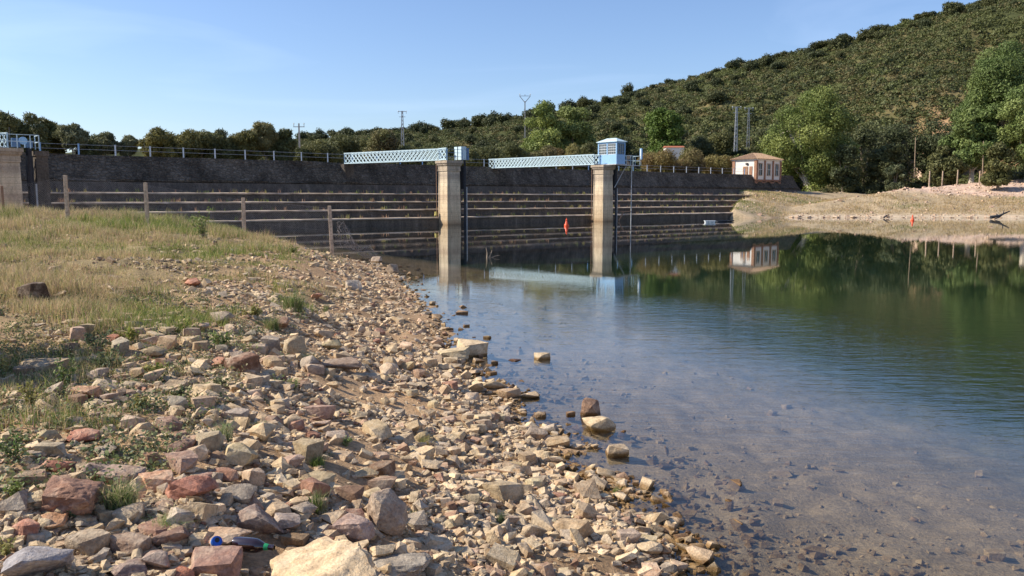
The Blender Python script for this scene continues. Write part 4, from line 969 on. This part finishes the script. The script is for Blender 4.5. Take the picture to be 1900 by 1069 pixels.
def shore_px(py): return float(np.interp(py, [455, 463, 474, 492, 512, 550, 590, 640, 695, 750, 805, 875, 925, 985, 1069], [480, 540, 600, 690, 738, 765, 803, 825, 872, 935, 1003, 1058, 1125, 1205, 1292]))
r = np.random.default_rng(77)
zones = {'pile': [], 'strip': [], 'far': []}
cnt = 0
while cnt < 235:
    u = r.random()
    if u < .44: px, py = r.uniform(0, 720), r.uniform(800, 1090); z_ = 'reddish or brown stone in the loose pile along the bottom left of the bank'; gq = 'stones of the lower left pile'; s = r.uniform(34, 70) * (1.35 if py > 960 else 1); cs = [RED, PINK, BROWN, TAN, TAN, TAN, PALE, GREY, (.42, .32, .25), (.38, .24, .18), (.42, .34, .25), (.46, .37, .26)]; nm = 0
    elif u < .72: py = r.uniform(640, 1085); px = shore_px(min(py, 1069)) - r.uniform(10, 420); z_ = 'angular tan stone in the bright stony strip beside the water'; gq = 'tan stones of the shore strip'; s = r.uniform(18, 36); cs = [TAN, PALE, TAN, (.46, .38, .29), PINK]; nm = 1
    else: px, py = r.uniform(120, 640), r.uniform(600, 820); z_ = 'greyish tan stone scattered between the weeds on the upper bank'; gq = 'stones between the weeds'; s = r.uniform(22, 42); cs = [TAN, GREY, BROWN, TAN, (.45, .36, .28)]; nm = 2
    if px > shore_px(min(py, 1069)) - 12 or px < -20: continue
    g = ground_hit(px, py)
    rW = s * g[1] / F * .5
    if any((g[0] - a) ** 2 + (g[1] + rW - b) ** 2 < (c_ * .75 + rW * .75) ** 2 for a, b, c_ in HERO): continue
    if abs(px - 455) < 85 and abs(py - 1035) < 52: continue
    if abs(px - 610) < 60 and 730 < py < 900 and r.random() < .7: continue
    rock(px, py, s, s * r.uniform(.4, .75), cs[r.integers(len(cs))], z_, 900 + cnt, dep=r.uniform(.7, 1.1), sub=3, group=gq, name='stone', rough=.04, blocky=.5, cat='stone', sink=.2); cnt += 1

# loose stones: one mass
def place_shapes(shapes, which, a, tl, sc, P, base):
    Vs, Fs, Cs = [], [], []; off = 0
    for q, (v0, f0) in enumerate(shapes):
        k_ = which == q; m = int(k_.sum())
        if not m: continue
        v = v0[None] * sc[k_][:, None, :]; ct, st_ = np.cos(tl[k_])[:, None], np.sin(tl[k_])[:, None]; ca_, sa_ = np.cos(a[k_])[:, None], np.sin(a[k_])[:, None]
        x_, z_ = v[:, :, 0] * ct + v[:, :, 2] * st_, -v[:, :, 0] * st_ + v[:, :, 2] * ct
        w_ = np.stack([x_ * ca_ - v[:, :, 1] * sa_, x_ * sa_ + v[:, :, 1] * ca_, z_], 2) + P[k_][:, None, :]
        Vs.append(w_.reshape(-1, 3)); Fs.append((f0[None] + (np.arange(m) * len(v0))[:, None, None]).reshape(-1, 3) + off); off += m * len(v0); Cs.append(np.repeat(base[k_], len(v0), 0))
    return np.vstack(Vs), np.vstack(Fs), np.vstack(Cs)
def stone_mass(n, name, label, seed):
    r = np.random.default_rng(seed); shapes = [hull(r, 11, .45) for _ in range(40)]
    N = n * 4; D = np.exp(r.uniform(math.log(3.0), math.log(50), N)); px = r.uniform(-200, 1950, N); x = (px - CX) / F * D; y = D
    z, dn, *_ = zfun(x, y)
    pxx, pyy = proj(x, y, z)
    prob = np.interp(dn, [-3.5, -1.8, -.5, 0, 2.4, 4.5, 9, 16], [0.012, .05, .28, 1, 1, .55, .3, .16])
    nn_ = fbm(x * .9, y * .9, 3, 61); prob = prob * np.clip(.8 + 1.9 * nn_, .12, 1.2)
    soilp = np.exp(-(((pxx - 650) / 60) ** 2 + ((pyy - 810) / 70) ** 2)); prob *= (1 - .75 * soilp)
    soilp = np.exp(-(((pxx - 830) / 110) ** 2 + ((pyy - 1050) / 35) ** 2)); prob *= (1 - .6 * soilp)
    keep = (r.random(N) < prob) & (dn > -5) & (((pxx - 458) / 75) ** 2 + ((pyy - 1022) / 32) ** 2 > 1); x, y, z, dn, D = [a[keep][:n] for a in (x, y, z, dn, D)]
    m = len(x); sz = np.exp(r.normal(math.log(.028), .55, m)) * np.interp(D, [3, 8, 20, 50], [.72, 1.0, 1.35, 1.9]) * np.interp(dn, [-3, 0, 3, 6], [.9, 1, 1, .9])
    sz = np.clip(sz, .01, .14)
    which = r.integers(0, 40, m); a = r.uniform(0, 6.28, m); tl = r.normal(0, .35, m)
    sc = np.stack([r.uniform(.75, 1.35, m), r.uniform(.7, 1.1, m), r.uniform(.3, .8, m)], 1) * sz[:, None]
    pal = 1.1 * np.array([TAN, PALE, (.46, .38, .27), (.52, .42, .3), (.42, .33, .23), PINK, GREY, BROWN, RED]); pr_ = np.array([.22, .17, .18, .14, .13, .03, .06, .055, .015])
    pal2 = np.array([TAN, PALE, TAN, (.4, .3, .2), (.45, .36, .25), PINK, GREY, BROWN, RED])
    ci = r.choice(9, m, p=pr_); base = np.where((dn > 3.6)[:, None], pal2[ci], pal[ci]) * r.uniform(.8, 1.25, (m, 1)); uw = sm(.1, .9, -dn)[:, None] * .75; base = base * (1 - uw) + np.array([[.36, .26, .18]]) * uw
    Vs, Fs, Cs = place_shapes(shapes, which, a, tl, sc, np.stack([x, y, z + sc[:, 2] * .35], 1), base)
    tag(npmesh(name, Vs, [Fs], M_rock, col=Cs), label, 'gravel', kind='stuff')
stone_mass(60000, 'shore_gravel', 'countless small angular tan stones covering the near bank down to the water', 15)
# stones on the far right bank
r = np.random.default_rng(16); N = 9000; x = r.uniform(28, 110, N); y = r.uniform(114, 162, N); z, dnn, drr, *_ = zfun(x, y)
pb_ = np.interp(drr, [-1, 0, 1.6, 3, 16, 20, 26, 34, 40], [.3, 1, 1, .1, .1, .7, 1, .6, 0]); kp = r.random(N) < pb_; x, y, z = x[kp], y[kp], z[kp]; m = len(x)
shapes = [hull(r, 10, .4) for _ in range(20)]; sz_ = np.clip(np.exp(r.normal(math.log(.13), .5, m)), .04, .4)
base = np.array([(.6, .46, .36), (.55, .42, .3), (.5, .36, .3), (.66, .54, .42)])[r.integers(0, 4, m)] * r.uniform(.8, 1.15, (m, 1))
Vs, Fs, Cs = place_shapes(shapes, r.integers(0, 20, m), r.uniform(0, 6.28, m), r.normal(0, .3, m), np.stack([sz_ * 1.2, sz_, sz_ * .7], 1), np.stack([x, y, z], 1), base)
tag(npmesh('bank_rubble', Vs, [Fs], M_rock, col=Cs), 'pale pinkish rubble spread over the right bank below the trees', 'rubble', kind='stuff')

# ------------------------------------------------------------------ grass
def grass_mask(px, py):
    lim = np.interp(py, [380, 440, 470, 500, 560, 600, 640, 690, 760, 1069], [500, 500, 540, 570, 590, 530, 450, 400, 300, 60])
    return lim - px
r = np.random.default_rng(21); N = 700000
D = np.exp(r.uniform(math.log(6), math.log(58), N)); px = r.uniform(-220, 640, N); x = (px - CX) / F * D; z, dn, *_ = zfun(x, D); pxx, pyy = proj(x, D, z)
gm = grass_mask(pxx, pyy); patch = fbm(x * .8, D * .8, 3, 71)
prob = sm(-50, 90, gm + patch * 120) * np.interp(pyy, [380, 440, 500, 560, 600, 650, 720, 900], [1, .9, .6, .42, .3, .2, .17, .1]) * np.clip(.62 + patch * 2.4, .02, 1)
prob *= (dn > .35)
kp = r.random(N) < prob; x, y, z, gm, pyy, pxx, D = [a[kp] for a in (x, D, z, gm, pyy, pxx, D)]; n = len(x)
green = np.clip(fbm(x * .25, y * .25, 3, 81) * 1.5 + np.interp(pxx, [0, 200, 330, 480], [0, .05, .55, .5]) * 1.0 + np.interp(pyy, [390, 430, 520, 640], [-.2, .2, .05, .3]), 0, 1)
straw = np.array([(.64, .5, .28), (.52, .41, .22), (.55, .37, .25), (.46, .4, .18)])[r.integers(0, 4, n)]; gr = np.array([(.24, .29, .07), (.34, .36, .1), (.15, .21, .055)])[r.integers(0, 3, n)]
mixg = (r.random(n) < green * .8 + .08)[:, None]; colr = np.where(mixg, gr, straw) * r.uniform(.75, 1.2, (n, 1))
hgt = r.uniform(.05, .24, n) * .98 * np.clip(1 + 1.1 * fbm(x * 1.6, y * 1.6, 2, 89), .3, 2.2) * np.interp(pyy, [385, 430, 470, 560, 700], [2.3, 1.9, 1.1, .8, .7]) * np.clip(1 + 1.2 * fbm(x * .5, y * .5, 2, 88), .4, 2)
v, f, cc = blades(np.stack([x, y, z - .01], 1), hgt, np.interp(D, [6, 20, 50], [.006, .011, .02]), r.uniform(.2, .9, n), colr, r)
tag(npmesh('dry_grass', v, f, M_grass, col=cc), 'dry straw and green grass covering the left side of the bank', 'grass', kind='stuff')
# far bank grass
r = np.random.default_rng(22); N = 60000; x = r.uniform(28, 100, N); y = r.uniform(117, 146, N); z, dnn, drr, *_ = zfun(x, y)
kp = r.random(N) < np.interp(drr, [1.5, 4, 17, 21], [0, 1, 1, 0]) * np.clip(.7 + 2 * fbm(x * .2, y * .2, 3, 99), .1, 1); x, y, z, drr = x[kp], y[kp], z[kp], drr[kp]; n = len(x)
gg = (fbm(x * .15, y * .15, 3, 98) + np.interp(x, [30, 40, 60], [.75, -.05, -.1]) + r.normal(0, .2, n) > .22)[:, None]
colr = np.where(gg, (.19, .22, .08), (.42, .335, .2)) * r.uniform(.75, 1.2, (n, 1))
v, f, cc = blades(np.stack([x, y, z - .02], 1), r.uniform(.12, .42, n), .06, np.full(n, .5), colr, r)
tag(npmesh('bank_grass', v, f, M_grass, col=cc), 'straw coloured grass on the low far right bank', 'grass', kind='stuff')

# unseen bushes added outside the left edge to throw shade across the bank
for i_, (bx, by, bw, bh) in enumerate([(-6.15, 8.2, 1.35, 1.45), (-6.8, 9.2, 1.5, 1.7)]):
    tree('shrub', (bx, by, Z(bx, by)), bw, bh, ['low green shrub at the left edge casting shade on the weeds', 'taller green shrub behind the low one at the left edge'][i_], 'shrub', 400 + i_, 5000, .035, (.08, .11, .04), (.14, .18, .06), z0f=.02, nb=16, brf=.24)
# low ground cover between the stones
pts = []; q = 0
while q < 620:
    px, py = R.uniform(-80, 620), R.uniform(545, 930)
    if R.random() > np.interp(py, [545, 600, 720, 800, 930], [.9, 1, .9, .45, .18]) * float(sm(-60, 160, np.interp(py, [545, 620, 760, 930], [560, 560, 480, 300]) - px)): continue
    g = ground_hit(px, py); pts.append((g[0], g[1])); q += 1
scatter_scrub(pts, 'low_weeds', 'patchy low grey green weeds between the stones of the upper bank', .07, .24, [(.16, .2, .08), (.2, .24, .09), (.12, .15, .08), (.3, .3, .13), (.34, .29, .15)], 110, 31, .02)
# individual tufts and weeds on the bank
def tuft(px, py, wpx, hpx, label, seed, n=160, kind='grass', cols=((.14, .22, .05), (.22, .3, .08), (.34, .34, .14)), group=None):
    g = ground_hit(px, py); D = g[1]; w_ = wpx * D / F; h = hpx * D / F; r = np.random.default_rng(seed)
    t_ = thing('grass_tuft' if kind == 'grass' else 'weed', g, label, 'grass tuft' if kind == 'grass' else 'weed', group)
    if kind == 'grass':
        P = np.stack([r.normal(0, w_ * .12, n), r.normal(0, w_ * .1, n), np.full(n, -.01)], 1); c = np.array(cols)[r.integers(0, len(cols), n)] * r.uniform(.8, 1.2, (n, 1))
        v, f, cc = blades(P, h * r.uniform(.45, 1.05, n), max(.004, h * .022), r.uniform(.1, .95, n) * min(2.2, w_ / h * 1.35), c, r)
        npmesh('blades', v, f, M_grass, t_, col=cc, local=False)
    else:
        m = MB(); Ps = []; Ns = []
        for q in range(max(4, n // 20)):
            a = r.uniform(0, 6.28); l = r.uniform(.1, .5) * w_; tip = np.array([math.cos(a) * l, math.sin(a) * l, h * r.uniform(.55, 1)]); m.tube([(0, 0, 0), tip * [.4, .4, .55], tip], [h * .012 + .001, h * .009 + .001, .001], 5)
            for s in np.linspace(.25, 1, 9): Ps.append(tip * [s, s, s ** .9] + r.normal(0, w_ * .05, (3, 3))); 
        Ps = np.vstack(Ps); Ps[:, 2] = np.maximum(Ps[:, 2], .005); v, q = leaf_quads(Ps, r.normal(size=Ps.shape) + [0, 0, .8], np.full(len(Ps), max(.012, w_ * .07)), 2.0, r)
        c = np.array(cols)[r.integers(0, len(cols), len(Ps))] * r.uniform(.75, 1.25, (len(Ps), 1))
        npmesh('leaves', v, [q], M_grass, t_, col=np.repeat(c, 4, 0), local=False); m.build('stems', M_grass if False else M_wood, t_, local=False)
    return t_
G1 = ((.13, .2, .055), (.2, .26, .08), (.34, .34, .15), (.45, .4, .22)); G2 = ((.09, .13, .07), (.13, .17, .09), (.18, .2, .11)); G3 = ((.12, .19, .05), (.22, .26, .1))
tuft(225, 955, 95, 80, 'tall green grass tuft between the pitted boulder and the pointed red rock', 1, 420, cols=G1)
tuft(310, 985, 80, 45, 'sprawling pale green grass below the pointed red rock', 2, 200, cols=((.2, .28, .09), (.35, .38, .2)))
tuft(590, 955, 42, 62, 'upright dark green grass tuft above the cream boulder', 3, 150, cols=G1)
tuft(788, 828, 44, 28, 'small grey green grass tuft in the bright stony strip', 4, 160, cols=((.2, .24, .1), (.34, .35, .18)))
tuft(415, 820, 60, 52, 'wispy green grass tuft left of the centre of the bank', 5, 170, cols=((.2, .26, .1), (.36, .38, .2)))
tuft(705, 812, 32, 30, 'narrow green grass tuft left of the small grey green one', 6, 110, cols=G1)
tuft(590, 870, 55, 34, 'bright green low tuft on the bare soil', 7, 200, cols=((.16, .24, .06), (.26, .33, .09)))
tuft(575, 675, 44, 30, 'green grass tuft at the foot of the tilted tan slab', 8, 130, cols=G1)
tuft(770, 962, 40, 22, 'thin green tuft above the crumbly conglomerate rock', 9, 90, cols=G3)
tuft(930, 972, 32, 34, 'grey green tuft below the tan pyramid rock', 10, 110, cols=G2)
tuft(720, 705, 30, 16, 'tiny grey green tuft in the upper stony strip', 11, 80, cols=G2)
tuft(1142, 920, 22, 20, 'green water weed tuft standing in the shallows', 12, 80, cols=G3)
tuft(650, 770, 24, 14, 'pale green tuft on the left edge of the bare soil', 13, 80, cols=G3)
tuft(545, 580, 70, 52, 'lush green grass clump on the upper bank beside the strip', 14, 320, cols=G1)
tuft(505, 615, 46, 36, 'green grass clump left below the lush one', 15, 220, cols=G1)
tuft(605, 585, 16, 30, 'slender green tuft beside the small pinkish stone', 16, 60, cols=G1)
tuft(480, 800, 40, 24, 'short dark green tuft above the tan cube stone', 17, 130, cols=G3)
wl = [(405, 645, 60, 30), (200, 690, 80, 40), (120, 720, 60, 60), (60, 760, 70, 50), (240, 640, 60, 26), (180, 660, 55, 45), (30, 860, 60, 50), (20, 700, 50, 40), (350, 620, 60, 26), (140, 965, 50, 22), (30, 930, 50, 34), (260, 760, 50, 24), (290, 700, 70, 28), (410, 720, 40, 24), (180, 880, 40, 24), (10, 1035, 60, 40), (540, 725, 40, 20), (330, 740, 36, 22), (640, 830, 36, 14), (470, 590, 50, 26)]
for i_, (px, py, a, b) in enumerate(wl):
    tuft(px, py, a, b, 'low leafy weed growing between the stones on the left half of the bank', 40 + i_, 150, 'weed', cols=[G1, G2, G3, ((.3, .3, .1), (.38, .33, .12))][i_ % 4], group='weeds among the stones')
tuft(378, 445, 46, 60, 'tall branching green weed on the crest of the bank against the dark water', 80, 160, 'weed', cols=((.14, .2, .06), (.24, .27, .1)))
tuft(545, 472, 30, 16, 'small yellow green weed at the far shore of the bank', 81, 100, 'weed', cols=((.3, .33, .1), (.2, .24, .08)))

# ------------------------------------------------------------------ foreground fence
fn0 = ground_hit(613, 475); fence = thing('wire_fence', (fn0[0], fn0[1], 0), 'chain link fence on speckled concrete posts running down the bank into the water', 'fence')
FP = []
for (px, yt, D) in [(-130, 300, 37.0), (10, 345, 37.2), (128, 325, 37.4), (275, 339, 37.6), (454, 367, 37.6), (613, 382, 37.0)]:
    x = (px - CX) / F * D; top = at_y(px, yt, D)[2]; g = min(Z(x, D), top - 2.0); FP.append((x, D, g, top))
    lean = {454: .0, 613: .09}.get(px, .02)
    m = MB(); wd = .075 if px != 10 else .05
    m.frustum((x + lean, D, g - .4), wd, wd, (x, D, top), wd * .9, wd * .9, (1, 0, 0), (0, 1, 0)); m.build('post', M_post if px not in (10,) else M_rusty, fence, bevel=.015)
m = MB()
for a, b in zip(FP[:-1], FP[1:]):
    L = b[0] - a[0]; hgt = 2.0
    ta, tb = min(a[3] - .1, a[2] + 2.3), min(b[3] - .1, b[2] + 2.3)
    for q in (0., .5, 1.): m.bar((a[0], a[1], ta - q * hgt), (b[0], b[1], tb - q * hgt), .004)
    st_ = .09; k_ = int(L / st_)
    for i_ in range(-int(hgt / st_), k_):
        for s in (1, -1):
            x0 = i_ * st_; x1 = x0 + hgt; lo = max(0, x0); hi = min(L, x1)
            if hi - lo < .03: continue
            def pt(xx):
                f = xx / L; h_ = (xx - x0) if s == 1 else hgt - (xx - x0); zt = ta + (tb - ta) * f; return (a[0] + xx, a[1] + (b[1] - a[1]) * f + .004 * s, zt - hgt + h_)
            p, q = pt(lo), pt(hi); d = np.array(q) - np.array(p); nrm = np.cross(d, (0, 1, 0)); nrm = nrm / np.linalg.norm(nrm) * .0016
            m.add([np.array(p) - nrm, np.array(q) - nrm, np.array(q) + nrm, np.array(p) + nrm], [(0, 1, 2, 3)])
m.build('chain_link_mesh', M_wire, fence)
net = thing('torn_netting', (*at_z(670, 478)[:2], 0), 'crumpled torn netting trailing from the last fence post into the water', 'netting')
m = MB(); rr = random.Random(4); A = at_z(628, 455, .35); B = at_z(695, 484, .02); A[1] = 37.0; A[0] = (622 - CX) / F * 37; A[2] = .8
GX, GY = 22, 12; pts = {}
for i_ in range(GX):
    for j_ in range(GY):
        f = i_ / (GX - 1); g_ = j_ / (GY - 1); base = A + (B - A) * f; hgt = (.75 * (1 - f) ** 1.2 + .28 + .22 * math.sin(f * 9)) * g_
        pts[i_, j_] = base + np.array([rr.uniform(-.04, .04) + g_ * .15, rr.uniform(-.15, .15) - g_ * .2, hgt - .05 + rr.uniform(-.03, .03)])
for i_ in range(GX - 1):
    for j_ in range(GY - 1): m.bar(pts[i_, j_], pts[i_ + 1, j_ + 1], .006); m.bar(pts[i_ + 1, j_], pts[i_, j_ + 1], .006)
m.build('netting', M_wire, net)

# ------------------------------------------------------------------ right bank fence posts, floats, buoys
for i_, (px, yt, yb, lb) in enumerate([(1724, 317, 341, 'first'), (1748, 317, 341, 'second'), (1776, 315, 339, 'third'), (1817, 316, 341, 'fourth')]):
    D = 146; a = at_y(px, yb, D); g = Z(a[0], D); m = MB(); m.frustum((a[0], D, g - .3), .09, .09, (a[0] + .03, D, a[2] + 2.2), .08, .08, (1, 0, 0), (0, 1, 0))
    tag(m.build('fence_post', M_post, bevel=.03), 'pale concrete fence post on the right bank, %s of four from the left' % lb, 'post', 'pale posts on the right bank')
def buoy(px, py, D, s, label):
    x = (px - CX) / F * D; t_ = thing('buoy', (x, D, 0), label, 'buoy', 'orange buoys'); c_ = np.array([x, D, 0])
    m = MB(); lathe(m, c_, [(.12 * s, -.25 * s), (.3 * s, -.15 * s), (.33 * s, .1 * s), (.3 * s, .2 * s), (.2 * s, .38 * s), (.13 * s, .66 * s), (.1 * s, .72 * s)]); m.build('float_body', M_orange, t_, smooth=True)
    m = MB(); lathe(m, c_, [(.1 * s, .72 * s), (.13 * s, .78 * s), (.13 * s, .9 * s), (.05 * s, .96 * s), (.03 * s, 1.1 * s)], n=14); m.build('top_mark', M_orange, t_, smooth=True)
    m = MB(); m.tube([c_ + [0, 0, -.2], c_ + [.3, 0, -2.5]], .02, 5); m.build('mooring_rope', M_wood, t_)
buoy(1051, 420, 82.5, .75, 'orange cone shaped buoy floating between the two piers'); buoy(1691, 409, 103, .68, 'orange buoy floating in front of the right bank')
fx = at_z(1317, 413.5); ft = thing('mooring_raft', fx, 'white box float moored off the right end of the dam', 'float')
m = MB(); 
for s in (-1, 0, 1): m.box(np.array([fx[0] + s * .38, fx[1], .1]), .17, .3, .1)
m.build('float_tank', M_white, ft, bevel=.04); m = MB(); m.box(np.array([fx[0], fx[1], .225]), .62, .36, .025); m.build('deck', M_white, ft)
bo = MB(); a = at_z(1327, 412); b = at_z(1362, 411); bo.tube([a + [.2, 0, .06], (a + b) / 2 + [0, 0, .09], b + [0, 0, .08]], [.08, .1, .05], 8); bo.tube([(a + b) / 2 + [0, 0, .05], (a + b) / 2 + [1., -.3, .2]], [.05, .02], 6)
tag(bo.build('floating_log', M_darkiron, smooth=True), 'dark floating log just right of the white box float', 'log')
def driftwood(px, py, segs, mat, label, z=0.0, name='driftwood'):
    o = at_z(px, py, z); m = MB()
    for pts, r0 in segs: m.tube([o + np.array(p) for p in pts], [r0 * (1 - .7 * i_ / (len(pts) - 1)) for i_ in range(len(pts))], 7)
    return tag(m.build(name, mat, smooth=True), label, 'driftwood')
driftwood(905, 478, [([(-.05, 0, -.3), (-.02, 0, .2), (-.08, 0, .48)], .05), ([(0, 0, -.1), (.15, 0, .18), (.2, .1, .34)], .035), ([(.1, 0, -.05), (.35, 0, .07), (.55, .1, .1)], .03), ([(.12, 0, 0), (.1, 0, .28)], .02)], M_wood, 'branching grey snag sticking out of the still water left of the piers')
driftwood(1855, 405, [([(-1.2, 0, .1), (0, 0, .35), (1.3, 0, .95)], .22), ([(-.2, 0, .1), (.4, 0, .5), (.5, 0, 1.1)], .12), ([(0, 0, .2), (-.9, -.4, -.1)], .12)], M_darkiron, 'dark fallen trunk lying at the far right waterline', .15, 'fallen_trunk')
driftwood(1645, 404, [([(-.4, 0, 0), (0, 0, .3), (.35, 0, .45)], .12), ([(0, 0, .1), (.5, 0, .15)], .1)], M_darkiron, 'small dark stump at the waterline of the right bank', .1, 'stump')
driftwood(905, 885, [([(-.22, 0, .05), (0, .01, .07), (.24, -.02, .05)], .014)], simple('orange_wood', (.5, .3, .17), .85), 'short orange brown stick lying on the stones of the strip', Z(*ground_hit(905, 885)[:2]), 'stick')
driftwood(667, 580, [([(0, 0, -.1), (.01, 0, .35), (-.02, 0, .72)], .012)], M_wood, 'thin bare stick standing upright in the far stony strip', Z(*ground_hit(667, 590)[:2]), 'stick')

# ------------------------------------------------------------------ bottle and can
M_bg = bpy.data.materials.new('brown_glass'); M_bg.use_nodes = True; b_ = M_bg.node_tree.nodes['Principled BSDF']; b_.inputs['Base Color'].default_value = (.02, .006, .004, 1); b_.inputs['Roughness'].default_value = .05; b_.inputs['Coat Weight'].default_value = 1; b_.inputs['Specular IOR Level'].default_value = .8
g = ground_hit(462, 1026); D = g[1]
ax = np.array([.95, -.2, -.02]); ax /= np.linalg.norm(ax); c0 = at_y(434, 1008, D - .16); 
bt = thing('bottle', c0, 'empty dark brown glass bottle with a green neck band lying among the rocks', 'bottle')
m = MB(); lathe(m, c0, [(.02, .006), (.036, 0), (.041, .01), (.041, .125), (.038, .145), (.027, .17), (.017, .19), (.0145, .2), (.0145, .232), (.0165, .234), (.0165, .243), (.012, .244), (.011, .2)], ax, 32); m.build('glass_body', M_bg, bt, smooth=True)
m = MB(); lathe(m, c0, [(.0150, .187), (.0200, .187), (.0168, .207), (.0155, .21)], ax, 32); m.build('neck_band', simple('green_foil', (.03, .3, .12), .35, .1, 20), bt, smooth=True)
g2 = at_y(403, 1004, D - .26); ca = np.array([.45, -.7, .5]); ca /= np.linalg.norm(ca); cb = g2 - ca * .115
cn_ = thing('drink_can', cb, 'crushed orange and white can with a blue open top beside the bottle', 'can')
m = MB(); lathe(m, cb, [(.02, 0.004), (.024, 0), (.031, .012), (.031, .1)], ax=ca if False else ca, n=28) if False else lathe(m, cb, [(.02, .004), (.024, 0), (.031, .012), (.031, .098)], ca, 28)
k = NM('can_print', .35, .5, .3); k.objco(); k.color(k.ramp(k.noise(26, 2), [(.44, (.62, .2, .07)), (.48, (.62, .2, .07)), (.5, (.72, .7, .68))])); m.build('side', k.m, cn_, smooth=True)
M_cb = simple('blue_anodised', (.05, .16, .55), .3, .1, 30, metal=.5)
m = MB(); lathe(m, cb, [(.0313, .097), (.029, .107), (.0275, .114), (.0265, .1145), (.0255, .108), (.0001, .108)], ca, 28); m.build('lid', M_cb, cn_, smooth=True)
m = MB(); oc = cb + ca * .1088 + np.cross(ca, (1, 0, 0)) * .008; lathe(m, oc, [(.013, -.001), (.013, .0008)], ca, 16); m.build('opening', M_darkiron, cn_)  # dark disc laid on the lid as the shade inside the hole
# tiny litter in the upper bank
g = ground_hit(428, 468, 20, 60); m = MB(); m.frustum(g + [0, 0, .0], .09, .06, g + [.03, 0, .09], .05, .04, (1, 0, 0), (0, 1, 0)); m.frustum(g + [.1, .02, .01], .05, .04, g + [.12, 0, .05], .04, .03, (.9, .3, 0), (-.3, .9, 0))
tag(m.build('paper_scrap', simple('white_paper', (.8, .8, .82), .7), bevel=.01), 'crumpled white paper scrap on the crest of the bank near the third fence post', 'litter')
print('objects', len(bpy.data.objects))
